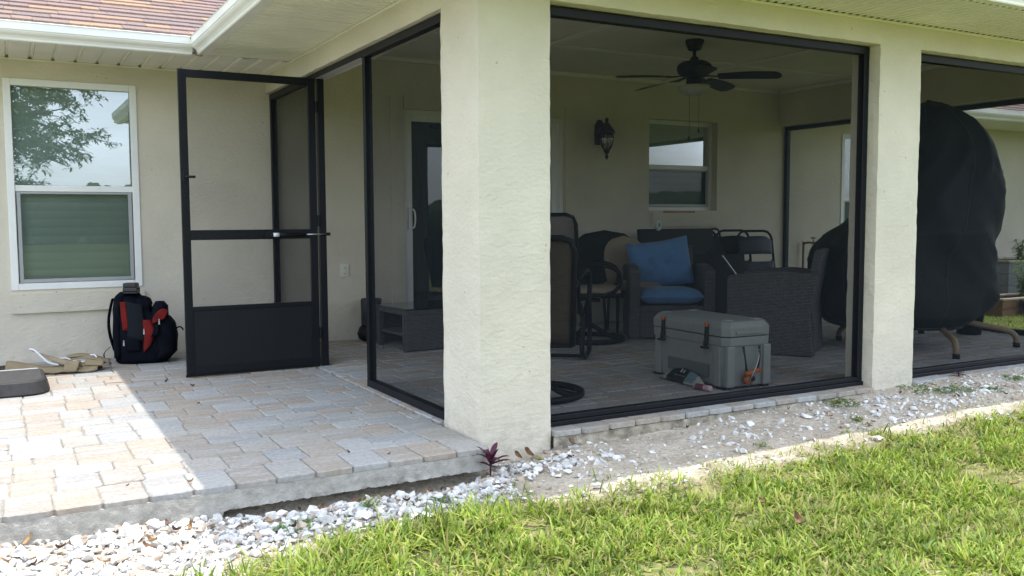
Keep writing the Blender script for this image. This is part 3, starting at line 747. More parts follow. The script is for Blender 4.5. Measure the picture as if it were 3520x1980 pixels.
for c, d in ((.478, .925), (.992, 1.998)):
    MB().add([(dx0 + sw, dy + .012, c), (dx1 - sw, dy + .012, c), (dx1 - sw, dy + .012, d), (dx0 + sw, dy + .012, d)], [(0, 1, 2, 3)]).build('insect_screen', M_SCREEN_DOOR, stile)
for k in range(6):    # ribs of the extruded stiles
    xx = dx0 + .012 + k * .006
    box('rib', (xx, xx + .002, dy - .0012, dy + .001, .03, 2.04), M_ALU, stile)
bpy.data.objects.remove(dr)
M_STEEL = mat('dull_steel', (.45, .45, .46), .35, .5, metal=.9)
lt = MB(); lt.box(dx0 + .012, dx0 + .042, dy - .012, dy - .001, 1.31, 1.39); lt.build('latch', M_ALU, stile, bevel=.003)
MB().tube(smooth_path([(dx0 + .03, dy - .012, 1.345), (dx0 + .032, dy - .045, 1.345), (dx0 + .05, dy - .055, 1.343), (dx0 + .082, dy - .055, 1.343)], 5), .0085, 8).build('latch_handle', M_ALU, stile, smooth=True)
yc = dy - .035
MB().tube([(-.335, yc, .955), (-.085, yc, .955)], .0135, 12).build('closer_tube', M_ALU, stile, smooth=True)
MB().tube([(-.315, yc, .955), (-.275, yc, .955)], .0142, 12).build('closer_label', mat('white_label', (.75, .75, .8), .5), stile, smooth=True)
MB().tube([(-.085, yc, .955), (.075, yc, .957)], .0045, 8).build('closer_rod', M_STEEL, stile, smooth=True)
for b in ((-.37, -.33, yc - .012, dy - .001, .935, .975), (.06, .09, yc - .012, yc + .016, .945, .967)): box('closer_bracket', b, M_ALU, stile, .002)
for z in (.25, 1.05, 1.85): MB().tube([(dx1 + .006, dy - .004, z - .04), (dx1 + .006, dy - .004, z + .04)], .008, 8).build('hinge', M_ALU, stile)

# --- duplex outlet on the wall
ol = MB().box(.612, .692, D - .010, D - .0005, .556, .672).build('outlet', mat('ivory_plastic', (.74, .71, .62), .45, .4), house, bevel=.006)
for z in (.588, .640):
    MB().lathe([(.017, 0), (.017, .004), (.015, .005)], (0, 0, 0), 14).build('socket', MATS['ivory_plastic'], ol)
    o = COL.objects[-1] if False else [c for c in ol.children][-1]; o.rotation_euler = (R(90), 0, 0); o.location = (.652, D - .010, z)
    for s in (-.006, .006):
        box('slot', (.652 + s - .0012, .652 + s + .0012, D - .0165, D - .0148, z - .005, z + .005), M_BLACK, ol)
# --- hose bib on a copper riser beyond the lanai
hb = MB().tube(smooth_path([(6.20, D - .06, -.15), (6.20, D - .06, .70), (6.205, D - .065, .755), (6.24, D - .10, .77), (6.29, D - .13, .765)], 6), .013, 10).build('water_pipe', mat('copper_riser', (.20, .10, .06), .5, .4, metal=.4), house, smooth=True)
M_BRASS = mat('brass', (.22, .15, .08), .45, .5, metal=.7)
MB().tube(smooth_path([(6.27, D - .12, .765), (6.31, D - .14, .765), (6.34, D - .16, .72)], 5), .014, 10).build('spout', M_BRASS, hb, smooth=True)
m = MB(); m.tube([(6.285, D - .128, .775), (6.285, D - .128, .82)], .006, 8); m.tube([(6.26, D - .115, .825), (6.31, D - .142, .825)], .009, 8); m.build('tap_handle', M_BRASS, hb, smooth=True)

# ================================================================== LANAI CONTENTS
M_BLKMET = mat('black_powder_coat', (.010, .010, .012), .5, .18)
M_WICKER = mat('grey_wicker', (.115, .110, .110), .75, .25, weave=(.028, .011))
M_BLUE = mat('blue_cushion', (.115, .235, .43), .9, .1, var=.08, vscale=14, bump=.3, bscale=300, bdist=.001, sheen=.2)
M_BLKCLOTH = mat('black_cover_cloth', (.009, .012, .014), .65, .22, var=.3, vscale=4, bump=.5, bscale=14, bdist=.012)
M_TAN = mat('tan_cushion', (.30, .25, .18), .9, .1, bump=.3, bscale=200, bdist=.001)
M_SLING = mat('brown_sling', (.13, .098, .072), .8, .2, weave=(.012, .004))
M_GREYSLING = mat('grey_sling', (.15, .125, .115), .8, .2, bump=.3, bscale=400, bdist=.001)

# --- ceiling fan
fan = thing('ceiling_fan', 'dark bronze five-blade ceiling fan with frosted light bowl on lanai ceiling', 'ceiling fan', (2.985, 1.99, 2.49), R(-29.2))
M_BRONZE = mat('oil_bronze', (.007, .007, .008), .5, .25)
MB().lathe([(.035, -.085), (.05, -.08), (.072, -.03), (.075, -.005), (.07, 0)], (0, 0, 0), 24).build('canopy', M_BRONZE, fan, smooth=True)
MB().lathe([(.014, -.16), (.014, -.08)], (0, 0, 0), 12).build('downrod', M_BRONZE, fan, smooth=True)
MB().lathe([(.05, -.305), (.09, -.295), (.13, -.265), (.142, -.23), (.135, -.20), (.10, -.175), (.04, -.165), (.03, -.14), (.016, -.13)], (0, 0, 0), 28).build('motor', M_BRONZE, fan, smooth=True)
MB().lathe([(.05, -.355), (.066, -.35), (.066, -.305), (.05, -.30)], (0, 0, 0), 20).build('switch_housing', M_BRONZE, fan, smooth=True)
MB().lathe([(.01, -.448), (.06, -.440), (.10, -.42), (.125, -.39), (.13, -.365), (.06, -.356)], (0, 0, 0), 24).build('light_bowl', mat('frosted_glass', (.62, .62, .58), .5, .4, trans=.3), fan, smooth=True)
M_BLADE = mat('fan_blade', (.012, .009, .009), .5, .25, var=.2, vscale=10)
for k in range(5):
    a = R(-20 + 72 * k)
    def bl(u, v, side):
        rr = .19 + .49 * u; hw = (.050 + .022 * math.sin(u * 2.4)) * (1 if u < .93 else math.sqrt(max(0, 1 - ((u - .93) / .075) ** 2)) * .85 + .1)
        t = (v - .5) * 2 * hw
        return Vector((rr, t, -.300 - t * .22 - .02 * u * u + side * .004))
    m = MB(); m.grid(lambda u, v: bl(u, v, 1), 14, 4); m.grid(lambda u, v: bl(u, v, -1), 14, 4)
    b = m.build('blade', M_BLADE, fan, smooth=True); b.rotation_euler = (0, 0, a)
    mm = MB(); mm.bar((.05, 0, -.285), (.21, 0, -.303), .034, .008); mm.bar((.19, -.03, -.3), (.25, -.022, -.302), .02, .006); mm.bar((.19, .03, -.306), (.25, .022, -.307), .02, .006)
    mm.build('blade_iron', M_BRONZE, b, bevel=.002)
for (px, py, l) in ((.03, -.05, .80), (-.045, -.04, .86)):
    MB().tube([(px, py, -.35), (px, py, -l + .09)], .0016, 5).build('pull_chain', M_BRONZE, fan)
    MB().lathe([(.004, -l + .055), (.009, -l + .06), (.006, -l + .085), (.003, -l + .09)], (px, py, 0), 10).build('chain_pull', M_BRONZE, fan, smooth=True)

# --- wall lantern
M_LANT = mat('worn_bronze', (.035, .027, .023), .6, .2, var=.3, vscale=30)
wlm = thing('wall_lantern', 'ornate dark bronze wall lantern with seeded glass between sliding door and window', 'wall lantern', (3.35, D, 1.85))
MB().prism([(-.055, -.10), (.055, -.10), (.06, .0), (.055, .10), (.02, .15), (-.02, .15), (-.055, .10), (-.06, 0)], lambda a, b, t: (a, -t, b + .05), .001, .02).build('back_plate', M_LANT, wlm, bevel=.004)
MB().tube(smooth_path([(0, -.02, .10), (0, -.08, .14), (0, -.13, .17), (0, -.135, .15)], 5), .009, 8).build('arm', M_LANT, wlm, smooth=True)
lc = (0, -.135, 0)
MB().lathe([(.008, .21), (.016, .20), (.02, .185), (.012, .17), (.03, .15), (.075, .085), (.088, .06), (.075, .055)][::-1], lc, 20).build('cap', M_LANT, wlm, smooth=True)
MB().lathe([(.012, -.125), (.05, -.085), (.066, -.04), (.07, .0), (.066, .055)], lc, 20).build('glass', glass_mat('seeded_glass', .08, (.72, .70, .66)), wlm, smooth=True)
MB().lathe([(.004, -.205), (.014, -.185), (.018, -.17), (.008, -.155), (.026, -.13), (.03, -.12), (.012, -.118)], lc, 14).build('finial', M_LANT, wlm, smooth=True)
MB().lathe([(.012, -.09), (.02, -.05), (.016, -.01), (.012, .05)], lc, 10).build('bulb', mat('bulb_white', (.7, .68, .6), .4), wlm, smooth=True)
for k in range(6):
    a = k * math.pi / 3
    MB().tube([(lc[0] + math.cos(a) * q, lc[1] + math.sin(a) * q, z) for q, z in ((.024, -.12), (.054, -.08), (.07, -.035), (.074, .0), (.07, .055))], .0035, 6).build('cage_bar', M_LANT, wlm, smooth=True)

# --- wicker armchairs
def wicker_chair(label, loc, rz):
    c = thing('wicker_armchair', label, 'armchair', loc, rz, 'matching wicker armchairs on the lanai')
    side = [(-.355, .006), (-.365, .25), (-.365, .595), (-.35, .612), (-.18, .638), (.05, .648), (.24, .632), (.305, .62), (.255, .30), (.285, .006)]
    for s in (-1, 1):
        MB().prism(side, lambda a, b, t: (t, a, b), s * .37, s * .275).build('arm', M_WICKER, c, bevel=.014)
    back = [(.17, .26), (.27, .80), (.285, .815), (.325, .81), (.335, .795), (.27, .40), (.29, .02), (.22, .02)]
    MB().prism(back, lambda a, b, t: (t, a, b), -.274, .274).build('backrest', M_WICKER, c, bevel=.01)
    MB().box(-.274, .274, -.35, .20, .25, .30).build('seat', M_WICKER, c, bevel=.006)
    MB().box(-.274, .274, -.357, -.33, .02, .249).build('apron', M_WICKER, c, bevel=.004)
    return c
ca = wicker_chair('grey wicker armchair holding blue cushions, facing the yard', (3.285, 2.69, 0), R(-31.1))
cb_ = wicker_chair('empty grey wicker armchair seen from its side, right of the cooler', (3.48, 1.48, 0), R(216))
# scuff-plate rails in front of the empty armchair's seat

def pillow(w, h, t, tuft=(), piping=.0, sag=0):
    m = MB(); N = 22
    def f(u, v, s):
        x = (u * 2 - 1); y_ = (v * 2 - 1)
        ex = 1 - abs(x) ** 5; ey = 1 - abs(y_) ** 5
        th = t / 2 * (max(ex, 0) ** .55) * (max(ey, 0) ** .55)
        for (tx, ty) in tuft: th *= 1 - .55 * math.exp(-((x - tx) ** 2 + ((y_ - ty) * h / w) ** 2) / .03)
        pin = 1 + .03 * (x * x * y_ * y_)
        return Vector((x * w / 2 * pin, s * th + .008 * vn(x * 2, y_ * 2, 1, w), y_ * h / 2 * pin - sag * (1 - x * x) * (v)))
    m.grid(lambda u, v: f(u, v, 1), N, N); m.grid(lambda u, v: f(u, v, -1), N, N)
    return m
rc = Matrix.Rotation(R(-31.1), 4, 'Z')
def inchair(x, y, z): return Vector((3.285, 2.69, 0)) + rc @ Vector((x, y, z))
sc_ = pillow(.545, .56, .15).build('seat_cushion', M_BLUE, None, smooth=True); sc_.location = inchair(0.0, -.10, .375); sc_.rotation_euler = (R(90), 0, R(-31.1))
tag(sc_, 'flat blue seat cushion on the wicker armchair', 'cushion')
bc = pillow(.55, .44, .17, ((-.35, .0), (.35, .0)), sag=.015).build('back_cushion', M_BLUE, None, smooth=True); bc.location = inchair(-.05, .09, .65)
bc.rotation_euler = (R(-17), R(-8), R(-31.1)); tag(bc, 'tufted blue back cushion leaning in the wicker armchair', 'cushion')

# --- swivel chairs with ring bases
def ring(m, c, r, rad, z, n=28): m.tube([(c[0] + r * math.cos(2 * math.pi * k / n), c[1] + r * math.sin(2 * math.pi * k / n), z) for k in range(n)], rad, 8, closed=True)
def sling_back(mb, w, z0, z1, y0, y1, rad):
    h = w / 2; c = .07
    p = [(-h, z0), (-h, z1 - c), (-h + c * .3, z1 - c * .25), (-h + c, z1), (h - c, z1), (h - c * .3, z1 - c * .25), (h, z1 - c), (h, z0)]
    pts = [(x, y0 + (y1 - y0) * (z - z0) / (z1 - z0), z) for x, z in p]
    mb.tube(pts, rad, 8); return pts
def swivel_chair(label, loc, rz, sling, frame=M_BLKMET, w=.50, top=.98, cushion=None, ring_r=.30):
    c = thing('swivel_chair', label, 'chair', loc, rz)
    m = MB(); ring(m, (0, 0), ring_r, .021, .022); m.build('base_ring', frame, c, smooth=True)
    for a in (30, 150, 270):
        q = (ring_r * math.cos(R(a)), ring_r * math.sin(R(a)))
        MB().tube(smooth_path([(q[0], q[1], .025), (q[0] * .6, q[1] * .6, .045), (q[0] * .2, q[1] * .2, .12), (0, 0, .15)], 4), .02, 8).build('spoke', frame, c, smooth=True)
    MB().tube([(0, 0, .12), (0, 0, .36)], .028, 10).build('stem', frame, c, smooth=True)
    m = MB(); m.box(-.10, .10, -.10, .12, .345, .365); m.build('swivel_plate', frame, c)
    m = MB(); h = w / 2; m.tube([(-h, .22, .40), (-h, -.22, .42), (-h + .06, -.27, .415), (h - .06, -.27, .415), (h, -.22, .42), (h, .22, .40)], .016, 8, closed=True); m.build('seat_frame', frame, c, smooth=True)
    if cushion: pw = pillow(w + .02, .50, .09).build('seat_pad', cushion, c, smooth=True); pw.rotation_euler = (R(90), 0, 0); pw.location = (0, -.02, .44)
    else: MB().grid(lambda u, v: (-h + .01 + (w - .02) * u, -.25 + .48 * v, .408 - .02 * math.sin(u * 3.14)), 6, 6).build('seat_sling', sling, c, smooth=True, solid=.004)
    m = MB(); sling_back(m, w, .33, top, .22, .40, .017); m.tube([(-h, .215, .33), (h, .215, .33)], .015, 8); m.build('back_frame', frame, c, smooth=True)
    MB().grid(lambda u, v: (-h + .012 + (w - .024) * u, .22 + .18 * v - .012 * math.sin(u * 3.14), .335 + (top - .35) * v), 6, 8).build('back_sling', sling, c, smooth=True, solid=.004)
    for s in (-1, 1):
        MB().tube(smooth_path([(s * h, .30, .66), (s * (h + .03), .12, .68), (s * (h + .04), -.12, .665), (s * (h + .04), -.24, .62), (s * (h + .035), -.27, .53), (s * (h + .01), -.22, .45), (s * h, -.14, .42)], 5), .017, 8).build('arm', frame, c, smooth=True)
    return c
FACE = R(-29)   # local +y away from the yard
swivel_chair('brown mesh swivel patio chair half hidden by the near column, ring base in front', (.765, .825, .006), R(-29 + 180) , M_SLING, w=.46, top=.945)
swivel_chair('black swivel patio chair with tan seat pad, left of the blue cushions', (2.43, 2.69, .006), R(56), M_BLKMET, w=.48, top=.86, cushion=M_TAN)
# high-back sling chair on looped legs
hb_ = thing('high_back_chair', 'high-back grey sling patio chair behind the brown mesh swivel chair', 'chair', (1.66, 2.06, .006), R(-29 + 168))
m = MB(); sling_back(m, .50, .35, 1.08, .20, .42, .014); m.build('back_frame', M_BLKMET, hb_, smooth=True)
MB().grid(lambda u, v: (-.235 + .47 * u, .20 + .22 * v - .01 * math.sin(u * 3.14), .36 + .715 * v), 6, 8).build('back_sling', M_GREYSLING, hb_, smooth=True, solid=.02)
MB().grid(lambda u, v: (-.235 + .47 * u, -.26 + .48 * v, .41 - .02 * math.sin(u * 3.14)), 6, 6).build('seat_sling', M_GREYSLING, hb_, smooth=True, solid=.012)
for s in (-1, 1):
    MB().tube(smooth_path([(s * .25, .28, .62), (s * .27, .05, .66), (s * .27, -.18, .64), (s * .27, -.25, .54), (s * .27, -.20, .42), (s * .27, -.24, .2), (s * .27, -.22, .05), (s * .27, -.10, .022), (s * .27, .10, .022), (s * .27, .22, .10), (s * .26, .10, .30), (s * .25, .20, .42)], 6), .019, 8).build('leg_loop', M_BLKMET, hb_, smooth=True)
MB().tube([(-.27, .1, .03), (.27, .1, .03)], .014, 8).build('stretcher', M_BLKMET, hb_, smooth=True)

# --- tan padded chair behind the blue one
tn = thing('padded_chair', 'tan padded round-back chair behind the blue back cushion', 'chair', (3.17, 3.16, .006), R(-22))
def rb(u, v, s):
    x = u * 2 - 1; y_ = v * 2 - 1; k = math.sqrt(max(0, 1 - abs(y_) ** 2.6)) if y_ > 0 else 1 - .12 * y_ * y_
    return Vector((x * .20 * k, -.02 + s * .035 * max(0, 1 - x ** 4) ** .5 * max(0, 1 - y_ ** 6) ** .5 + .10 * v, .46 + .43 * v))
m = MB(); m.grid(lambda u, v: rb(u, v, 1), 14, 16); m.grid(lambda u, v: rb(u, v, -1), 14, 16); m.build('backrest', M_TAN, tn, smooth=True)
pw = pillow(.44, .44, .10).build('seat', M_TAN, tn, smooth=True); pw.rotation_euler = (R(90), 0, 0); pw.location = (0, -.22, .44)
for x in (-.17, .17):
    for y_ in (-.38, .0): MB().tube([(x, y_, .0), (x * .95, y_ * .95, .42)], [.012, .017], 8).build('leg', M_BLKMET, tn, smooth=True)

# --- black round-topped padded chair back against the wall
bk = thing('reclining_chair', 'black padded round-topped chair against the wall under the lantern', 'chair', (3.22, 3.50, .006), R(-8))
def rbk(u, v, s):
    x = u * 2 - 1; y_ = v * 2 - 1; k = (max(0, 1 - max(0, y_) ** 5)) ** .5
    return Vector((x * .33 * max(k, .0), s * .05 * max(0, 1 - x ** 6) ** .5 * max(0, 1 - y_ ** 8) ** .5 + .10 * v + .01 * vn(x * 3, y_ * 3, 1), .30 + .64 * v))
m = MB(); m.grid(lambda u, v: rbk(u, v, 1), 16, 18); m.grid(lambda u, v: rbk(u, v, -1), 16, 18); m.build('backrest', M_BLKCLOTH, bk, smooth=True)
pw = pillow(.60, .46, .12).build('seat', M_BLKCLOTH, bk, smooth=True); pw.rotation_euler = (R(90), 0, 0); pw.location = (0, -.22, .36)
for x in (-.26, .26):
    MB().tube(smooth_path([(x, .06, .95 - .3), (x, -.05, .5), (x, -.35, .38), (x, -.42, .2), (x, -.44, .0)], 4), .013, 8).build('leg', M_BLKMET, bk, smooth=True)
    MB().tube([(x, -.1, .36), (x, .1, .0)], .013, 8).build('leg', M_BLKMET, bk, smooth=True)

# --- folded tables leaning under the window
M_TABLE = mat('dark_table_top', (.012, .013, .015), .55, .15, bump=.3, bscale=180, bdist=.001)
def folded_table(label, loc, rz, lean, w, h, t=.045, edge=None):
    c = thing('folding_table', label, 'table', loc, rz)
    mt = Matrix.Rotation(lean, 4, 'X')
    MB().box(-w / 2, w / 2, 0, t, 0, h, m=mt).build('table_top', M_TABLE, c, bevel=.010)
    MB().box(-w / 2 + .05, w / 2 - .05, t + .0005, t + .018, h * .12, h * .16, m=mt).build('apron', M_BLKMET, c)
    for s in (-1, 1):
        m = MB(); m.tube([mt @ Vector(p) for p in ((s * w * .30, t + .014, h * .15), (s * w * .30, t + .014, h * .80), (s * w * .12, t + .014, h * .80), (s * w * .12, t + .014, h * .15))], .011, 8); m.build('leg', M_BLKMET, c)
    return c
folded_table('black folding table folded on its side, leaning under the lanai window', (4.05, 3.36, .006), R(1.5), R(-7), .98, .955)
t2 = folded_table('second black folding table with a pale steel brace, leaning in front of the first', (4.30, 3.10, .006), R(-6), R(-10), .76, .70)
MB().tube([(.0, -.02, .68), (.36, -.05, .25)], .008, 8).build('brace', M_STEEL, t2)
MB().tube([(.14, -.16, .20), (.27, -.18, .02)], .008, 8).build('brace', M_STEEL, t2)
# a roll of tape on top of the table
tr_ = thing('tape_roll', 'small pale roll of tape on top of the folded table', 'tape roll', (3.80, 3.47, .985))
MB().tube([(x, 0, z) for x, z in [(.038 * math.cos(a * .5236), .038 * math.sin(a * .5236)) for a in range(12)]], .017, 8, closed=True).build('tape', mat('pale_tape', (.55, .62, .58), .6), tr_, smooth=True)
tr_.rotation_euler = (0, 0, R(20))

# --- folding chairs leaning by the wall
def folding_chair(label, loc, rz, lean, M_seat):
    c = thing('folding_chair', label, 'folding chair', loc, rz, None); mt = Matrix.Rotation(lean, 4, 'X')
    T_ = lambda p: mt @ Vector(p)
    h = .20
    MB().tube([T_(p) for p in [(-h - .02, 0, .0), (-h, 0, .78)] + [(-h + .09 - .09 * math.cos(R(a)), 0, .84 + .09 * math.sin(R(a))) for a in (0, 30, 60, 90)] + [(h - .09 + .09 * math.sin(R(a)), 0, .84 + .09 * math.cos(R(a))) for a in (0, 30, 60, 90)] + [(h, 0, .78), (h + .02, 0, 0)]], .013, 8).build('frame', M_BLKMET, c, smooth=True)
    MB().grid(lambda u, v: T_((-h + .012 + (2 * h - .024) * u, -.012 - .03 * math.sin(u * 3.14), .68 + (.19 - .05 * (2 * u - 1) ** 4) * v)), 10, 4).build('backrest', M_seat, c, smooth=True, solid=.006)
    pw = pillow(.36, .36, .05).build('seat', M_seat, c, smooth=True); pw.location = T_((0, -.045, .42)); pw.rotation_euler = (lean, 0, 0)
    MB().tube([T_(p) for p in [(-h + .03, -.03, .62), (-h + .03, -.03, .05), (h - .03, -.03, .05), (h - .03, -.03, .62)]], .011, 8).build('rear_leg', M_BLKMET, c, smooth=True)
    return c
M_GREYPAD = mat('grey_blue_vinyl', (.05, .057, .072), .5, .3)
folding_chair('black folding chair leaning on the back wall, rearmost of three', (4.45, 3.48, .006), R(-4), R(-7), M_BLKCLOTH)
folding_chair('black folding chair leaning on the wall, middle of three', (4.78, 3.36, .006), R(-10), R(-8), M_BLKMET)
folding_chair('black folding chair with grey-blue padded seat, frontmost of three', (4.92, 3.17, .006), R(-14), R(-10), M_GREYPAD)

# --- black storage bag behind the folding chairs
sbg = thing('storage_bag', 'slumped black storage bag behind the folding chairs', 'bag', (4.60, 3.60, .006))
def bagf(u, v):
    a = 2 * math.pi * u; c, s_ = math.cos(a), math.sin(a); k = (abs(c) ** 3 + abs(s_) ** 3) ** (-1 / 3); w = 1 - .5 * max(0, v - .7) ** 2 * 8
    return (.34 * c * k * w + .03 * vn(a * 2, v * 4, 1), .17 * s_ * k * w + .03 * vn(a * 2 + 5, v * 4, 1), .86 * v + .03 * vn(a, 2, 1) * v)
m = MB(); m.grid(bagf, 32, 22, closed_u=True); m.f.append(tuple(range(len(m.v) - 32, len(m.v)))); m.mi.append(0); m.build('bag_body', M_BLKCLOTH, sbg, smooth=True)
MB().tube(smooth_path([(-.12, -.02, .84), (-.06, -.05, .93), (.06, -.05, .93), (.12, -.02, .84)], 5), .011, 8).build('handle', M_BLKMET, sbg, smooth=True)

# --- low wicker coffee table with glass top
ct = thing('coffee_table', 'low grey wicker coffee table with glass top beside the sliding door', 'coffee table', (1.24, 3.16, .006), R(3))
MB().box(-.46, .46, -.30, .30, .335, .345).build('glass_top', glass_mat('table_glass', .12, (.35, .4, .4)), ct)
m = MB()
for a, b, c_, d in ((-.45, .45, -.29, -.25), (-.45, .45, .25, .29), (-.45, -.41, -.249, .249), (.41, .45, -.249, .249)): m.box(a, b, c_, d, .29, .333)
m.build('top_frame', M_WICKER, ct, bevel=.004)
MB().box(-.45, .45, -.29, -.27, .01, .289).build('side_panel', M_WICKER, ct, bevel=.004); MB().box(-.45, .45, .27, .29, .01, .289).build('side_panel', M_WICKER, ct, bevel=.004)
MB().box(-.44, .44, -.268, .268, .12, .14).build('shelf', M_WICKER, ct)
for x in (-.43, .43):
    for y_ in (-.24, .24): MB().box(x - .02, x + .02, y_ - .02, y_ + .02, .005, .289).build('leg', M_WICKER, ct)
# --- black wheeled canister by the wall
cn = thing('canister', 'black canister with bulging base standing by the wall behind the door mullion', 'canister', (.82, 3.66, .006))
MB().lathe([(.07, .0), (.11, .02), (.125, .07), (.105, .12), (.085, .14)], (0, 0, 0), 24).build('base', M_BLKMET, cn, smooth=True)
MB().lathe([(.08, .141), (.088, .15), (.09, .36), (.084, .37), (.07, .37), (.07, .33)], (0, 0, 0), 24).build('body', mat('dark_plastic', (.03, .03, .033), .5, .4), cn, smooth=True)
MB().tube([(.10, -.06, .04), (.13, -.08, .04)], .035, 14).build('wheel', M_BLKMET, cn, smooth=True)

# --- covered egg chair on a curved tubular stand
eg = thing('hanging_chair', 'large black covered hanging egg chair on tan tubular stand at right', 'covered chair', (4.65, 1.05, .006), 0)
rt = Vector((.873, -.488, 0)); fw_ = Vector((.488, .873, 0))
SIL = [  # z, left, right (metres along the view's right axis from the stand centre)
    (0.17, -0.72, 0.220), (0.22, -0.8, 0.320), (0.3, -0.86, 0.420), (0.42, -0.89, 0.490), (0.55, -0.9, 0.475), (0.7, -0.885, 0.490), (0.82, -0.84, 0.500), (0.92, -0.74, 0.505), (1, -0.62, 0.510), (1.1, -0.53, 0.515), (1.25, -0.43, 0.518), (1.4, -0.34, 0.520), (1.5, -0.28, 0.510), (1.62, -0.21, 0.470), (1.74, -0.15, 0.400), (1.84, -0.12, 0.310), (1.92, -0.1, 0.200), (1.975, -0.07, 0.070), (1.995, 0, -0.030)]
zs_ = [s[0] for s in SIL]
def egg(u, v):
    z = zs_[0] + (zs_[-1] - zs_[0]) * v
    l = np.interp(z, zs_, [s[1] for s in SIL]); r_ = np.interp(z, zs_, [s[2] for s in SIL])
    a = 2 * math.pi * u; cx = (l + r_) / 2; w = (r_ - l) / 2; dpt = min(.56, w * .92)
    ca_, sa = math.cos(a), math.sin(a); k = (abs(ca_) ** 2.5 + abs(sa) ** 2.5) ** (-1 / 2.5)
    p = rt * (cx + w * ca_ * k) + fw_ * (dpt * sa * k)
    fold = .030 * math.sin(a * 5 + z * 9) * math.exp(-((z - .8) / .5) ** 2) + .040 * vn(a * 1.3 + z * 2.2, z * 1.8 - a, 1.0, 2) + .014 * vn(a * 2, z * 5 + a * 3, 1.6, 5)
    # long sagging creases running across the cloth
    fold += .026 * (1 - abs(math.sin((z * 1.1 + ca_ * .75) * 9))) ** 2 * math.exp(-((z - .95 + ca_ * .35) / .34) ** 2)
    fold += .028 * (1 - abs(math.sin((z * .8 - ca_ * .9) * 7 + 1))) ** 2 * math.exp(-((z - 1.45) / .3) ** 2) + .012 * (1 - abs(math.sin(a * 7 + z * 2))) ** 2 * math.exp(-((z - .3) / .25) ** 2)
    n = rt * ca_ + fw_ * sa
    return tuple(p + n * fold * (1 if v < .93 else .3) + Vector((0, 0, z + .02 * vn(a, 0, 1.2, 8) * (1 - v))))
m = MB(); m.grid(egg, 84, 72, closed_u=True)
top = len(m.v) - 84; m.f.append(tuple(range(top, top + 84))); m.mi.append(0)
cov = m.build('cover', M_BLKCLOTH, eg, smooth=True)
M_SEAM = mat('cover_seam', (.022, .026, .03), .6, .3)
for u0 in (.60, .78, .93): MB().tube([egg(u0, v / 40) for v in range(41)], .005, 6).build('seam', M_SEAM, cov, smooth=True)
MB().tube([egg(k / 60, .012) for k in range(60)], .011, 6, closed=True).build('hem', M_SEAM, cov, smooth=True)
zz_ = egg(.80, .5); MB().box(zz_[0] - .03, zz_[0] + .03, zz_[1] - .03, zz_[1] - .024, zz_[2] - .03, zz_[2] + .03).build('patch', M_SEAM, cov) if False else None
M_TANMET = mat('tan_tube', (.26, .185, .10), .5, .4, var=.1, vscale=10)
hub = (0, 0, .235)
for (fx, fy) in ((4.193 - 4.65, .436 - 1.05), (5.17 - 4.65, .58 - 1.05), (4.28 - 4.65, 1.60 - 1.05), (5.30 - 4.65, 1.55 - 1.05)):
    e = Vector((fx, fy, 0)); d = e.normalized()
    lg = MB().tube(smooth_path([hub, tuple(d * .18 + Vector((0, 0, .225))), tuple(e * .62 + Vector((0, 0, .175))), tuple(e - d * .075 + Vector((0, 0, .135))), tuple(e - d * .012 + Vector((0, 0, .09))), tuple(e + Vector((0, 0, .03)))], 6), .023, 10).build('leg', M_TANMET, eg, smooth=True)
    MB().lathe([(.026, 0), (.027, .035), (.024, .04)], tuple(e), 12).build('rubber_foot', M_BLKMET, lg, smooth=True)
MB().tube(smooth_path([tuple(rt * -.5 + Vector((0, 0, .22))), hub, tuple(rt * .35 + Vector((0, 0, .25))), tuple(rt * .52 + Vector((0, 0, .33)))], 6), .026, 10).build('cross_tube', M_TANMET, eg, smooth=True)
# the dark pot standing behind the egg chair
pt_ = thing('black_bucket', 'black bucket on the lanai floor behind the covered egg chair', 'bucket', (5.62, 1.30, .006))
MB().lathe([(.10, .0), (.13, .26), (.135, .265), (.125, .265), (.095, .02)], (0, 0, 0), 22).build('bucket_body', M_BLKMET, pt_, smooth=True)
MB().lathe([(.137, .25), (.142, .255), (.142, .27), (.13, .272)], (0, 0, 0), 22).build('rim', M_BLKMET, pt_, smooth=True)

# --- cooler
M_COOL = mat('cooler_plastic', (.235, .245, .225), .55, .35, var=.05, vscale=20, bump=.15, bscale=350, bdist=.0008)
M_ORANGE = mat('orange_plastic', (.42, .11, .025), .5, .4)
M_BLKRUB = mat('black_rubber', (.014, .014, .015), .6, .3)
# local x = short side (width), local -x face = long side seen from the yard, local -y = short end seen
co = thing('cooler', 'grey-green hard cooler with orange-tipped black latches and rope handle on lanai floor', 'cooler', (2.045, .715, .006), R(-2)); co.scale = (1.14, 1.14, 1.14)
W2, L2 = .165, .335
m = MB()
def rrect(w, l, c): return [(-w + c, -l), (w - c, -l), (w, -l + c), (w, l - c), (w - c, l), (-w + c, l), (-w, l - c), (-w, -l + c)]
def loft(m, secs):
    n = len(secs[0][0]); base = len(m.v)
    for poly, z in secs:
        for a, b in poly: m.v.append((a, b, z))
    for i in range(len(secs) - 1):
        for k in range(n):
            l = (k + 1) % n; m.f.append((base + i * n + k, base + i * n + l, base + (i + 1) * n + l, base + (i + 1) * n + k)); m.mi.append(0)
    m.f.append(tuple(base + k for k in range(n))[::-1]); m.f.append(tuple(base + (len(secs) - 1) * n + k for k in range(n))); m.mi += [0, 0]
loft(m, [(rrect(W2 - .02, L2 - .02, .03), .012), (rrect(W2 - .016, L2 - .016, .035), .02), (rrect(W2 - .006, L2 - .006, .035), .232), (rrect(W2, L2, .035), .238), (rrect(W2 + .002, L2 + .002, .035), .283)])
body = m.build('body', M_COOL, co, bevel=.005)
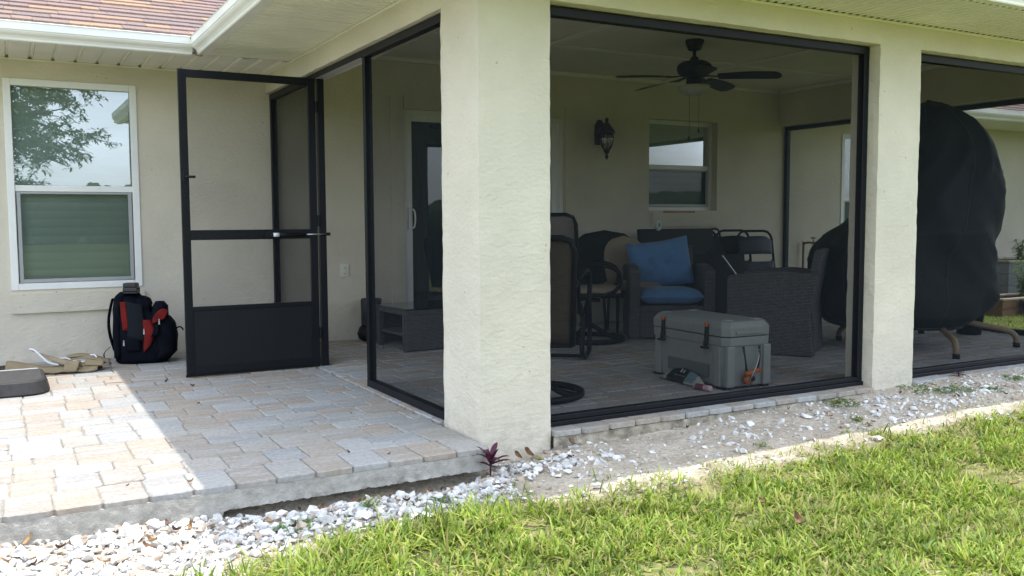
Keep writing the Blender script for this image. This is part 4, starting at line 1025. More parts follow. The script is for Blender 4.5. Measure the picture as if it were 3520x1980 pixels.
m = MB(); loft(m, [(rrect(W2 + .003, L2 + .003, .035), .288), (rrect(W2 + .004, L2 + .004, .036), .335), (rrect(W2 - .012, L2 - .012, .04), .362), (rrect(W2 - .02, L2 - .02, .04), .368)])
lid = m.build('lid', M_COOL, co, bevel=.004)
m = MB(); loft(m, [(rrect(W2 - .01, L2 - .01, .03), .2835), (rrect(W2 - .01, L2 - .01, .03), .2878)]); m.build('gasket', M_BLKRUB, co)
for (a, b) in ((-1, -1), (1, -1), (-1, 1), (1, 1)):      # feet
    box('foot', (a * .135 - .022, a * .135 + .022, b * .285 - .035, b * .285 + .035, .0, .0118), M_BLKRUB, body, .003)
    box('lid_pad', (a * .10 - .025, a * .10 + .025, b * .27 - .02, b * .27 + .02, .3682, .3722), mat('pad%d%d' % (a, b), (.36, .37, .35), .6), lid, .0015)
# raised corner posts on the short end, leaving the recess for the handle
for a in (-1, 1): box('end_post', (a * .125 - .027, a * .125 + .027, -L2 - .004, -L2 + .03, .014, .237), M_COOL, body, .008)
box('end_post', (-W2 - .002, -W2 + .02, -.29, -.235, .014, .236), M_COOL, body, .008); box('end_post', (-W2 - .002, -W2 + .02, .235, .29, .014, .236), M_COOL, body, .008)
box('grip_lip', (-.10, .10, -L2 - .012, -L2 - .001, .30, .318), M_COOL, lid, .003)
box('lid_scoop', (-W2 - .0065, -W2 - .002, -.06, .05, .290, .335), M_COOL, lid, .003)
box('side_recess', (-W2 + .002, -W2 + .0125, -.19, .17, .055, .125), mat('recess_shade', (.12, .135, .125), .6, .3), body, .002)  # box stands proud; the recess shade is put into its darker colour
for yy in (-.19, .20):
    lk = MB(); lk.prism([(-W2 - .012, .345), (-W2 - .004, .35), (-W2 - .006, .245), (-W2 - .016, .225), (-W2 - .024, .232), (-W2 - .018, .26)], lambda a, b, t: (a, t, b), yy - .014, yy + .014)
    lko = lk.build('latch', M_BLKRUB, co, bevel=.003)
    box('latch_tip', (-W2 - .020, -W2 - .004, yy - .013, yy + .013, .333, .356), M_ORANGE, lko, .004)
    box('latch_grip', (-W2 - .034, -W2 - .012, yy - .028, yy + .028, .214, .226), M_BLKRUB, lko, .004)
    box('latch_keeper', (-W2 - .010, -W2 - .001, yy + .018, yy + .034, .238, .256), M_ORANGE, body, .003)
ye_ = -L2 - .014
for a in (-.055, .055):
    MB().grid(lambda u, v, a=a: (a + (.016 * u - .008) * (1 - .5 * math.sin(v * 3.14)) - a * .35 * v * v, ye_ - .012 * math.sin(v * 2.6), .235 - .135 * v), 2, 10).build('strap', M_BLKRUB, co, solid=.004)
MB().tube([(-.052, ye_ - .018, .088), (.052, ye_ - .014, .106)], .0125, 12).build('handle_grip', M_ORANGE, co, smooth=True)
MB().tube(smooth_path([(.055, ye_ - .004, .215), (.04, ye_ - .012, .16), (.0, ye_ - .03, .11), (-.02, ye_ - .022, .06), (-.022, ye_ - .008, .02)], 6), .0035, 6).build('drain_chain', M_STEEL, co, smooth=True)
dp = MB().tube([(-.02, -L2 + .0, .055), (-.02, -L2 - .03, .055)], .027, 18).build('drain_plug', M_ORANGE, co, smooth=True)
MB().tube([(-.006, -L2 - .028, .062), (-.006, -L2 - .042, .062)], .014, 14).build('drain_cap', M_BLKRUB, dp, smooth=True)
# foil pouch and pink bottle against the cooler
fp = thing('foil_pouch', 'crumpled foil snack pouch with black print lying against the cooler', 'pouch', (1.805, .71, .006), R(-4))
def pouch(u, v, s):
    x = (v - .5) * .10 * (1 - .35 * abs(u - .5)); y_ = (u - .5) * .44; e = max(0, 1 - (2 * u - 1) ** 4) ** .5 * max(0, 1 - (2 * v - 1) ** 4) ** .5
    z = .012 + .075 * v * math.sin(min(1, max(0, u * 1.08)) * 3.14) ** .6 + s * .014 * e + .006 * vn(u * 9, v * 6, 1, s)
    return Vector((x * .7 - .0, y_, max(z, .002)))
def pouch_mat():
    m = mat('pouch_print', (.4, .42, .38), .3, .5, metal=.3, bump=.5, bscale=40, bdist=.004); N = m.node_tree.nodes; L = m.node_tree.links; b = N['Principled BSDF']
    tcn = N.new('ShaderNodeTexCoord'); sp = N.new('ShaderNodeSeparateXYZ'); L.new(tcn.outputs['Object'], sp.inputs[0])
    def band(out, lo, hi):
        a = N.new('ShaderNodeMath'); a.operation = 'GREATER_THAN'; a.inputs[1].default_value = lo; L.new(out, a.inputs[0])
        c = N.new('ShaderNodeMath'); c.operation = 'LESS_THAN'; c.inputs[1].default_value = hi; L.new(out, c.inputs[0])
        d = N.new('ShaderNodeMath'); d.operation = 'MULTIPLY'; L.new(a.outputs[0], d.inputs[0]); L.new(c.outputs[0], d.inputs[1]); return d.outputs[0]
    def mixc(fac, cin, col):
        x = N.new('ShaderNodeMix'); x.data_type = 'RGBA'; L.new(fac, x.inputs[0])
        if isinstance(cin, tuple): x.inputs[6].default_value = (*cin, 1)
        else: L.new(cin, x.inputs[6])
        x.inputs[7].default_value = (*col, 1); return x.outputs[2]
    def mul(a, c):
        d = N.new('ShaderNodeMath'); d.operation = 'MULTIPLY'; L.new(a, d.inputs[0]); L.new(c, d.inputs[1]); return d.outputs[0]
    cc = mixc(band(sp.outputs[1], -.075, .12), (.42, .42, .36), (.012, .014, .016))
    cc = mixc(mul(band(sp.outputs[1], -.16, -.075), band(sp.outputs[2], .02, .2)), cc, (.16, .24, .27))
    cc = mixc(mul(band(sp.outputs[1], -.005, .012), band(sp.outputs[2], .068, .088)), cc, (.6, .6, .56))
    cc = mixc(mul(band(sp.outputs[1], -.034, -.018), band(sp.outputs[2], .066, .084)), cc, (.5, .5, .47))
    cc = mixc(mul(band(sp.outputs[1], -.06, .06), band(sp.outputs[2], .048, .052)), cc, (.25, .26, .25))
    L.new(cc, b.inputs['Base Color']); return m
m = MB(); m.grid(lambda u, v: pouch(u, v, -1), 26, 12); m.grid(lambda u, v: pouch(u, v, 1), 26, 12); m.build('pouch_body', pouch_mat(), fp, smooth=True)
MB().grid(lambda u, v: Vector((-.036 + .012 * v, .15 + .03 * v, .012 + .02 * u)), 2, 2).build('crimped_end', mat('foil', (.5, .48, .4), .35, .5, metal=.5), fp, solid=.002)
bt_ = thing('pink_bottle', 'small pink bottle lying on the floor by the cooler foot', 'bottle', (1.745, .43, .026), R(64))
bt_.rotation_euler = (R(90), 0, R(8))
M_PINK = mat('pink_plastic', (.46, .27, .32), .45, .4)
MB().lathe([(.012, -.065), (.0185, -.06), (.0195, -.02), (.0185, .02), (.0195, .035)], (0, 0, 0), 18).build('bottle_body', M_PINK, bt_, smooth=True)
MB().lathe([(.0198, -.045), (.0200, -.04), (.0200, .010), (.0198, .015)], (0, 0, 0), 18).build('wrap_label', mat('maroon_label', (.15, .05, .06), .6), bt_, smooth=True)
MB().lathe([(.017, .036), (.019, .038), (.019, .062), (.016, .066), (.010, .068)], (0, 0, 0), 18).build('bottle_cap', mat('pale_pink', (.55, .38, .42), .5), bt_, smooth=True)

# ================================================================== PATIO CONTENTS
# --- backpack against the wall
M_NYLON = mat('black_nylon', (.005, .006, .010), .8, .06, var=.3, vscale=9, bump=.35, bscale=300, bdist=.001)
M_NYLON2 = mat('grey_black_nylon', (.010, .012, .016), .75, .1, bump=.3, bscale=400, bdist=.001)
M_RED = mat('red_nylon', (.15, .010, .009), .7, .15, var=.3, vscale=10, bump=.4, bscale=30, bdist=.006)
bpk = thing('backpack', 'black and red backpack standing open against the wall under the window', 'backpack', (-1.06, 3.47, 0), R(-14))
def superloft(name, secs, m, parent, n=28, p=3.0, wob=.0, smooth=True):
    """secs: (z, cx, cy, hx, hy)"""
    b = MB(); zz = [s[0] for s in secs]
    def fn(u, v):
        z = zz[0] + (zz[-1] - zz[0]) * v; q = [np.interp(z, zz, [s[i] for s in secs]) for i in (1, 2, 3, 4)]
        a = 2 * math.pi * u; c, s_ = math.cos(a), math.sin(a); k = (abs(c) ** p + abs(s_) ** p) ** (-1 / p)
        w = wob * vn(a * 1.5 + z * 3, z * 9, 1, 3)
        return (q[0] + (q[2] + w) * c * k, q[1] + (q[3] + w) * s_ * k, z)
    b.grid(fn, n, 26, closed_u=True); t = len(b.v) - n
    b.f.append(tuple(range(t, t + n))); b.f.append(tuple(range(n))[::-1]); b.mi += [0, 0]
    return b.build(name, m, parent, smooth=smooth)
superloft('main_compartment', [(0, 0, 0, .16, .10), (.02, 0, 0, .185, .12), (.10, .005, 0, .20, .13), (.30, -.02, 0, .17, .125), (.42, -.06, 0, .125, .11), (.49, -.075, 0, .09, .085), (.515, -.08, 0, .05, .05)], M_NYLON, bpk, wob=.012)
superloft('back_panel', [(.05, -.165, -.005, .03, .11), (.2, -.165, -.005, .035, .115), (.42, -.16, -.005, .035, .11), (.50, -.14, -.005, .04, .09), (.53, -.115, -.005, .03, .05)], M_NYLON, bpk, wob=.006)
superloft('front_pocket', [(.03, .12, -.01, .07, .10), (.08, .16, -.01, .08, .115), (.20, .165, -.01, .085, .115), (.29, .155, -.01, .075, .11), (.345, .14, -.01, .05, .085)], M_NYLON, bpk, wob=.010)
# open upper flap with red lining
fl = superloft('upper_pocket', [(.30, .105, -.02, .055, .095), (.36, .125, -.025, .062, .09), (.42, .135, -.03, .055, .075), (.455, .13, -.03, .03, .045)], M_NYLON, bpk, wob=.006)
MB().grid(lambda u, v: (.066 + .105 * u + .03 * v, -.125 - .006 * math.sin(u * 3.1), .335 + .095 * v * (1 - .35 * (2 * u - .9) ** 2) - .05 * (1 - u)), 10, 8).build('red_lining', M_RED, fl, smooth=True, solid=.004)
# gussets on the side that faces the yard
MB().grid(lambda u, v: (-.120 + .040 * u - .015 * v, -.131 + .012 * abs(v - .4), .255 + .21 * v), 4, 8).build('red_gusset', M_RED, bpk, smooth=True, solid=.004)
MB().grid(lambda u, v: (-.088 + .115 * u - .012 * v + .01 * math.sin(v * 3.1), -.136 - .010 * math.sin(u * 3.14) + .02 * v * v, .20 + .27 * v - .03 * u), 8, 10).build('side_panel', M_NYLON2, bpk, smooth=True, solid=.006)
MB().grid(lambda u, v: (.020 + .075 * u * (.35 + .65 * math.sin(.4 + v * 2.2)), -.135 - .008 * math.sin(u * 3.14), .085 + .245 * v - (1 - v) * .0 + .05 * u * (1 - v)), 6, 10).build('red_gusset', M_RED, bpk, smooth=True, solid=.005)
MB().grid(lambda u, v: (.055 + .075 * u, -.142 + .01 * v, .195 + .085 * v + .02 * u), 4, 4).build('mesh_pocket', M_NYLON, bpk, smooth=True, solid=.004)
MB().grid(lambda u, v: (-.10 + .10 * u, -.140 - .006 * math.sin(u * 3.14), .10 + .10 * v), 6, 6).build('bottle_pocket', M_NYLON, bpk, smooth=True, solid=.006)
M_ZIP = mat('zipper_metal', (.42, .41, .38), .35, .5, metal=.6)
for (x, z) in ((.028, .255), (-.112, .175), (.135, .325)):
    zp = MB(); zp.box(x - .004, x + .004, -.158, -.150, z - .005, z + .010); zp.box(x - .0055, x + .0055, -.157, -.152, z - .032, z - .006); zp.build('zipper_pull', M_ZIP, bpk, bevel=.002)
MB().grid(lambda u, v: (-.195 - .035 * math.sin(v * 3.14) + .004 * u, -.06 + .05 * u, .10 + .385 * v), 3, 14).build('shoulder_strap', M_NYLON, bpk, smooth=True, solid=.010)
MB().grid(lambda u, v: (-.20 - .055 * math.sin(v * 2.9) - .012 * (1 - v), -.10 + .026 * u, .008 + .125 * v), 2, 12).build('strap_tail', M_NYLON, bpk, smooth=True, solid=.004)
MB().tube(smooth_path([(.235, -.04, .245), (.265, -.05, .262), (.285, -.055, .25), (.292, -.055, .235)], 5), .006, 6).build('side_loop', M_NYLON, bpk, smooth=True)
MB().tube(smooth_path([(-.09, -.02, .49), (-.07, -.03, .525), (-.02, -.03, .52), (.01, -.02, .48)], 5), .009, 8).build('top_handle', M_NYLON, bpk, smooth=True)
superloft('rolled_flap', [(.38, .02, -.03, .05, .07), (.44, .01, -.03, .07, .08), (.48, .0, -.02, .06, .06), (.50, .0, -.02, .02, .03)], M_NYLON, bpk, wob=.014)
# --- cordless tool battery resting on the backpack
btp = thing('tool_battery', 'black power-tool battery pack with red mark balanced on the backpack', 'battery', (-1.133, 3.425, .522), R(-22))
MB().box(-.052, .052, -.042, .042, 0, .045).build('battery_body', mat('dark_grey_plastic', (.022, .023, .026), .45, .4), btp, bevel=.006)
MB().box(-.050, .046, -.041, .041, .0455, .078).build('battery_top', mat('mid_black_plastic', (.018, .018, .02), .4, .4), btp, bevel=.008)
box('red_mark', (-.020, .022, -.012, .012, .0782, .0795), mat('red_print', (.35, .05, .04), .5), btp)
MB().box(-.05, .05, -.0435, -.0415, .012, .020).build('groove', M_BLACK, btp); MB().box(.0525, .0535, -.03, .03, .03, .04).build('groove', M_BLACK, btp)

# --- khaki canvas tool roll dropped on the paving
M_KHAKI = mat('khaki_canvas', (.27, .215, .135), .95, .1, var=.12, vscale=8, bump=.5, bscale=260, bdist=.001)
M_WHITEB = mat('white_binding', (.72, .72, .76), .8, .2)
kr = thing('canvas_roll', 'crumpled khaki canvas tool roll with white binding on the pavers', 'tool roll', (-1.62, 3.34, 0), R(-16))
def cloth(name, fn, m, nu=26, nv=8, th=.006): return MB().grid(fn, nu, nv).build(name, m, kr, smooth=True, solid=th)
b1 = cloth('canvas', lambda u, v: (-.34 + .60 * u, -.11 + .16 * v - .16 * math.sin(u * 3.0) * (1 - v) * .4, .012 + .055 * math.sin(v * 3.14) * (1 - .6 * u) + .03 * math.sin(u * 7 + v * 3) * v + .02 * vn(u * 5, v * 4, 1)), M_KHAKI)
b2 = cloth('fold', lambda u, v: (-.20 + .34 * u + .02 * v, .02 - .17 * u + .05 * v, .03 + .12 * (1 - u) ** 1.5 * (1 - .2 * v) + .045 * math.sin(v * 3.14) * u + .004), M_KHAKI, 20, 8)
cloth('fold', lambda u, v: (-.02 + .34 * u, -.02 + .07 * v + .02 * math.sin(u * 6), .045 + .04 * math.sin(u * 3.1) + .012 * v), M_KHAKI, 20, 4)
cloth('fold', lambda u, v: (.02 + .26 * u, .03 + .06 * v - .05 * u, .07 + .025 * math.sin(u * 3.1 + .4) + .012 * v), M_KHAKI, 18, 4)
cloth('pocket_flap', lambda u, v: (.05 + .085 * u, -.165 + .10 * v, .012 + .055 * math.sin(v * 2.2) + .004 * vn(u * 4, v * 4, 1)), M_KHAKI, 8, 8, .010)
cloth('pocket_flap', lambda u, v: (.17 + .12 * u, -.09 + .12 * v, .03 + .045 * math.sin(v * 2.6 + .3) * (1 - .3 * u)), M_KHAKI, 8, 8, .008)
MB().tube(smooth_path([(-.21, .03, .155), (-.17, .0, .15), (-.12, -.02, .105), (-.07, -.04, .065), (.0, -.055, .05)], 6), .008, 6).build('binding', M_WHITEB, kr, smooth=True)
MB().tube(smooth_path([(-.06, .02, .075), (.02, .02, .085), (.10, .0, .06), (.16, -.02, .062)], 6), .006, 6).build('binding', M_WHITEB, kr, smooth=True)
MB().tube(smooth_path([(.16, .05, .09), (.21, .03, .10), (.235, -.0, .075), (.23, -.03, .06)], 6), .006, 6).build('binding', M_WHITEB, kr, smooth=True)

# --- black plastic platform cut by the left edge of the picture
pf = thing('plastic_platform', 'black plastic platform with rounded corner and pale edge at the left', 'platform', (-2.25, 2.72, 0), R(0))
def plat(x1, y0, y1, c):
    return [(-.6, y0), (x1 - c, y0)] + [(x1 - c + c * math.sin(R(a)), y0 + c - c * math.cos(R(a))) for a in (15, 30, 45, 60, 75)] + [(x1, y0 + c), (x1, y1), (-.6, y1)]
m = MB(); loft(m, [(plat(.52, -.34, .20, .14), .002), (plat(.525, -.345, .20, .14), .012), (plat(.50, -.32, .195, .13), .078), (plat(.485, -.305, .19, .12), .086)])
m.build('platform_body', mat('scuffed_black_plastic', (.030, .029, .030), .6, .35, var=.25, vscale=30, bump=.4, bscale=300, bdist=.001), pf)
m = MB(); loft(m, [(plat(.482, -.302, .185, .12), .0862), (plat(.478, -.298, .183, .12), .0885)]); m.build('deck', mat('grip_tape', (.06, .058, .058), .9, .2, var=.2, vscale=40, bump=.6, bscale=500, bdist=.001), pf)
box('edge_strip', (-.6, .47, .186, .205, .080, .0925), mat('pale_strip', (.42, .42, .43), .5, .4), pf, .003)
mt_ = MB(); mt_.box(-2.85, -1.80, 2.98, 3.66, .001, .020); tag(mt_.build('floor_mat', M_BLKRUB, None, bevel=.004), 'flat black rubber mat under the khaki canvas roll', 'mat')

# ================================================================== GRAVEL, LEAVES, PLANTS
M_STONE = mat('white_marble_chip', (.54, .525, .50), .85, .2, var=.18, vscale=22, col2=(.66, .645, .62), rnd=.22, bump=.4, bscale=120, bdist=.002)
M_STONE2 = mat('buff_chip', (.40, .32, .25), .8, .25, var=.2, vscale=30, rnd=.2, bump=.4, bscale=120, bdist=.002)
def stone_mesh(seed, m):
    rnd = random.Random(seed); bm = bmesh.new()
    ax = (1, rnd.uniform(.5, .9), rnd.uniform(.32, .6))
    for k in range(11):
        v = Vector((rnd.gauss(0, 1), rnd.gauss(0, 1), rnd.gauss(0, 1))).normalized()
        bm.verts.new((v.x * ax[0], v.y * ax[1], v.z * ax[2]))
    bmesh.ops.convex_hull(bm, input=bm.verts)
    for v in [v for v in bm.verts if not v.link_faces]: bm.verts.remove(v)
    me = bpy.data.meshes.new('stone'); bm.to_mesh(me); bm.free(); me.materials.append(m); return me
STN = [stone_mesh(k, M_STONE) for k in range(14)] + [stone_mesh(50 + k, M_STONE2) for k in range(2)]
bed = bpy.data.objects.new('gravel_bed', None); COL.objects.link(bed); bed.location = (0, -.3, -.12); tag(bed, kind='structure'); bed.location = (0, 0, 0)
def gravel_density(x, y):
    e = lawn_edge(x)
    if y > EDGE_Y - .0 and x < 0: return 0
    if y > -.02: return 0
    if y < e - .03 and x > -.6: return 0
    n = vn(x, y, 4.5, 3)
    if x < -.05:
        lim = -.50 - .14 * max(0, min(1, (-x - .9) / .6)) - (.18 if x < -1.3 else 0)
        d = 1.0 if y > lim + .05 * n else max(0, 1 - (lim - y) * 9)
        d *= 1 if x < -.35 else 1 - max(0, (-y - .34) * 4)
        return max(0, min(1, d))
    if x < .62:
        c = -.16 - .1 * x; w = .17 - .12 * x; return max(0, 1 - ((y - c) / w) ** 2) * (1 - x * .9) + .10
    if x < 1.9: return .09 + .4 * max(0, n) * (1 if y > -.55 else .5) + (.25 * math.exp(-((x - 1.45) / .35) ** 2 - ((y + .30) / .12) ** 2))
    if x < 4.8: return (.3 + 1.1 * max(0, n + .18)) * (1 if -.56 < y < -.12 else .25)
    return 0
stones = []
rs = random.Random(3); tries = 0
while tries < 40000:
    tries += 1
    x = rs.uniform(-3.6, 4.7); y = rs.uniform(-1.0, -.02)
    if rs.random() > gravel_density(x, y): continue
    if x > .62 and rs.random() < .45: continue
    s = rs.lognormvariate(math.log(.0148), .45) if x < .6 else rs.lognormvariate(math.log(.0125), .45)
    if rs.random() < .22: s *= .55
    s = min(s, .040)
    dense = x < .4
    z = gz(x, y) + s * .22 + (rs.random() ** 2 * .012 if dense else -s * .1)
    stones.append((x, y, z, s))
# thin out: keep roughly what fits
stones = stones[:10500]
def in_view_size(t): return t[3] / dist_cam(t)
stones.sort(key=in_view_size, reverse=True)
vis = [t for t in stones if -2.05 < t[0]]
big = vis[:300]; bigset = set(map(id, big)); sm_ = MB(); sm2 = MB()
for t in big:
    o = bpy.data.objects.new('stone', STN[rs.randrange(14) if rs.random() < .86 else 14 + rs.randrange(2)]); COL.objects.link(o); o.parent = bed
    o.location = t[:3]; o.scale = (t[3],) * 3; o.rotation_euler = (rs.gauss(0, .35), rs.gauss(0, .35), rs.uniform(0, 6.28))
from mathutils import Euler
for t in stones:
    if id(t) in bigset: continue
    me = STN[rs.randrange(14)]; m_ = Matrix.Translation(t[:3]) @ Euler((rs.gauss(0, .4), rs.gauss(0, .4), rs.uniform(0, 6.28))).to_matrix().to_4x4() @ Matrix.Scale(t[3], 4)
    (sm_ if rs.random() < .84 else sm2).add([m_ @ v.co for v in me.vertices], [tuple(p.vertices) for p in me.polygons])
tag(sm_.build('small_gravel', M_STONE, bed, fix=False), kind='stuff'); tag(sm2.build('buff_gravel', M_STONE2, bed, fix=False), kind='stuff')
# crumbled concrete rubble under the slab lip and fine grit
rub = MB()
for k in range(420):
    x = rs.uniform(-2.3, -.05); y = EDGE_Y - .01 - abs(rs.gauss(0, .022)); s = rs.uniform(.003, .010)
    me = STN[rs.randrange(14)]; m_ = Matrix.Translation((x, y, gz(x, y) + s * .3)) @ Euler((rs.uniform(0, 6), rs.uniform(0, 6), 0)).to_matrix().to_4x4() @ Matrix.Scale(s, 4)
    rub.add([m_ @ v.co for v in me.vertices], [tuple(p.vertices) for p in me.polygons])
tag(rub.build('concrete_crumbs', mat('crumb', (.34, .31, .25), .95, .1, rnd=.25), bed, fix=False), kind='stuff')
gr_ = MB()
for k in range(5200):
    x = rs.uniform(-1.6, 4.6); y = rs.uniform(-1.0, -.03); s = rs.lognormvariate(math.log(.0028), .5)
    me = STN[rs.randrange(14)]; m_ = Matrix.Translation((x, y, gz(x, y) + s * .2)) @ Matrix.Rotation(rs.uniform(0, 6), 4, 'Z') @ Matrix.Scale(s, 4)
    gr_.add([m_ @ v.co for v in me.vertices], [tuple(p.vertices) for p in me.polygons])
tag(gr_.build('grit', mat('sand_grit', (.46, .42, .36), .9, .2, rnd=.45), bed, fix=False), kind='stuff')

# --- fallen leaves
LEAFM = [mat('leaf_brown', (.20, .11, .06), .7, .3, var=.3, vscale=40, space='obj'), mat('leaf_tan', (.36, .23, .11), .7, .3, var=.25, vscale=40, space='obj'), mat('leaf_dark', (.085, .045, .03), .7, .3, var=.3, vscale=40, space='obj')]
def leaf_mesh(L_, w, curl, m, seed):
    mb = MB()
    mb.grid(lambda u, v: ((u - .5) * L_, (v - .5) * w * (max(0, math.sin(u ** .8 * 3.1416)) ** .8 + .02), curl * ((2 * v - 1) ** 2 * .5 + (u - .4) ** 2 * 2) * L_ + .002 * vn(u * 5, v * 5, 1, seed)), 8, 4)
    me = mb.mesh('fallen_leaf'); me.materials.append(m); me.polygons.foreach_set('use_smooth', [True] * len(me.polygons)); return me
LEAF = [leaf_mesh(.055, .026, .35, LEAFM[0], 1), leaf_mesh(.048, .018, .5, LEAFM[1], 2), leaf_mesh(.04, .014, .6, LEAFM[2], 3), leaf_mesh(.06, .024, .25, LEAFM[1], 4)]
def leaf(x, y, z, k, s, label, group, cat='leaf'):
    o = bpy.data.objects.new('fallen_leaf', LEAF[k]); COL.objects.link(o); o.location = (x, y, z); o.scale = (s, s, s)
    o.rotation_euler = (rs.gauss(0, .3), rs.gauss(0, .3), rs.uniform(0, 6.28)); tag(o, label, cat, group); return o
for k in range(34):
    x = rs.uniform(-2.0, -.05); y = EDGE_Y - .02 - abs(rs.gauss(0, .16))
    leaf(x, y, gz(x, y) + .016 + rs.random() * .012, rs.randrange(4), rs.uniform(.5, .95), 'small brown fallen leaf among the white gravel by the patio slab', 'fallen leaves on the gravel')
for k in range(16):
    x = rs.uniform(.1, 3.8); y = rs.uniform(-.5, -.04)
    leaf(x, y, gz(x, y) + .008, rs.randrange(4), rs.uniform(.4, .8), 'small brown fallen leaf on the sand strip beside the lanai', 'fallen leaves on the sand')
for (x, y, k, s) in ((-1.32, -.02, 1, .6), (-1.05, 2.45, 2, .8), (-.93, 2.2, 2, .7), (-.52, 1.9, 0, .35), (-.62, .10, 2, .55), (-.47, -.02, 2, .4), (-1.0, 1.6, 2, .4), (-.2, 2.1, 2, .4), (-.33, .9, 2, .35), (-1.55, .05, 2, .35), (.75, 3.2, 2, .4)):
    leaf(x, y, .005, k, s, 'tiny curled dead leaf on the pavers', 'dead leaves on the pavers')
for k in range(9):
    x = rs.uniform(-1.0, 2.5); y = lawn_edge(x) - rs.uniform(.1, .9)
    leaf(x, y, gz(x, y) + .03, rs.choice((0, 1, 3)), rs.uniform(.6, 1.1), 'dry brown leaf lying in the lawn grass', 'fallen leaves on the lawn')
# upright dead leaves caught at the foot of the near column
for (x, y, k, s, rx) in ((.17, -.05, 0, .9, 1.2), (.235, -.035, 0, 1.2, 1.1), (.47, -.06, 0, .8, .6)):
    o = leaf(x, y, gz(x, y) + .035, k, s, 'upright brown leaf caught at the foot of the near column', 'leaves at the column foot'); o.rotation_euler = (rx, R(50), rs.uniform(-.5, .5))

# --- little plants
def blade_leaf(mb, base, az, el, L_, w, droop=.3, nseg=5):
    d = Vector((math.cos(az) * math.cos(el), math.sin(az) * math.cos(el), math.sin(el))); s = Vector((-math.sin(az), math.cos(az), 0)); n0 = d.cross(s); L0 = []
    for i in range(nseg + 1):
        t = i / nseg; c = Vector(base) + d * L_ * t - Vector((0, 0, droop * L_ * t * t)); hw = w / 2 * (max(0, math.sin(min(1, t * .92 + .08) * 3.1416)) ** .7)
        L0.append((c - s * hw + Vector((0, 0, hw * .35)), c, c + s * hw + Vector((0, 0, hw * .35))))
    b = len(mb.v)
    for a, c, e in L0: mb.v += [tuple(a), tuple(c), tuple(e)]
    for i in range(nseg):
        for k in range(2): mb.f.append((b + i * 3 + k, b + i * 3 + k + 1, b + (i + 1) * 3 + k + 1, b + (i + 1) * 3 + k)); mb.mi.append(0)
M_PURPLE = mat('purple_leaf', (.055, .010, .028), .5, .4, var=.3, vscale=30, col2=(.085, .015, .042), trans=.2)
def rosette(label, name, loc, n, L_, w, m, el0=.35, el1=1.2, cat='plant', seed=1, stem=.05):
    q = random.Random(seed); pl_ = thing(name, label, cat, loc)
    st = MB().tube([(0, 0, -.03), (.003, .002, stem)], [.004, .005], 6).build('stem', m, pl_)
    for k in range(n):
        mb = MB(); blade_leaf(mb, (0, 0, stem * q.uniform(.6, 1)), k * 2.4 + q.uniform(-.3, .3), el0 + (el1 - el0) * k / n, L_ * q.uniform(.75, 1.1), w, q.uniform(.15, .4)); mb.build('leaf', m, pl_, smooth=True, fix=False)
    return pl_
rosette('purple-leaved seedling growing at the near column foot beside the patio corner', 'purple_plant', (-.035, -.165, gz(-.035, -.165) + .012), 11, .125, .030, M_PURPLE, seed=4, stem=.085)
M_WEED = mat('weed_green', (.13, .22, .055), .6, .3, var=.25, vscale=30, trans=.3)
M_WEEDY = mat('weed_yellowgreen', (.22, .25, .06), .6, .3, var=.2, vscale=30, trans=.3)
rosette('tiny yellow-green seedling among gravel at the near column foot', 'seedling', (.255, -.12, gz(.255, -.12)), 5, .045, .018, M_WEEDY, .3, .9, seed=8, stem=.02)
rosette('purple seedling in the sand beyond the second column', 'purple_plant', (3.55, -.03, gz(3.55, -.03)), 7, .06, .018, M_PURPLE, .1, .7, seed=14, stem=.02)
def weed(label, loc, n, spread, L_, w, m=M_WEED, seed=0):
    q = random.Random(seed); t = thing('weed', label, 'weed', loc); mb = MB()
    for k in range(n):
        a = q.uniform(0, 6.28); r_ = spread * q.random() ** .5; p = (r_ * math.cos(a), r_ * math.sin(a), q.uniform(0, .012))
        blade_leaf(mb, p, q.uniform(0, 6.28), q.uniform(.05, .9), L_ * q.uniform(.5, 1.1), w, q.uniform(.1, .5), 3)
    tag(mb.build('foliage', m, t, smooth=True, fix=False), kind='stuff')
    mb = MB()
    for k in range(5):
        a = q.uniform(0, 6.28); mb.tube([(0, 0, 0), (spread * .6 * math.cos(a), spread * .6 * math.sin(a), .012)], .0015, 5)
    mb.build('runner', m, t); return t
weed('feathery green weed in the gravel nearest the lawn corner', (-1.02, -.42, gz(-1.02, -.42) + .01), 46, .085, .06, .009, seed=1)
weed('grassy green tuft in the gravel below the slab edge', (-.70, -.36, gz(-.70, -.36) + .01), 30, .03, .085, .006, seed=2)
weed('tall thin weed rising from the gravel below the slab', (-.42, -.42, gz(-.42, -.42) + .01), 10, .02, .10, .010, seed=3)
weed('patch of dark green creeping weed beside the second column', (3.05, -.14, gz(3.05, -.14)), 150, .16, .035, .012, seed=4)
weed('low leafy weed at the paver edge left of the second column', (2.33, -.12, gz(2.33, -.12)), 90, .12, .032, .013, seed=5)
weed('small yellowish grass tuft in the sand, middle of the strip', (2.12, -.40, gz(2.12, -.40)), 40, .035, .055, .006, M_WEEDY, seed=6)
weed('small green weed in the gravel at the far right of the strip', (3.42, -.36, gz(3.42, -.36)), 60, .07, .035, .009, seed=7)
weed('sparse sprig of weed near the sunlit sand edge', (1.30, -.52, gz(1.30, -.52)), 16, .05, .03, .008, seed=8)
weed('bright weed at the sand edge below the second opening', (3.85, -.22, gz(3.85, -.22)), 60, .09, .04, .010, seed=9)
weed('ragged weed patch in gravel right of the creeping weed', (3.22, -.27, gz(3.22, -.27)), 80, .10, .035, .010, seed=12)

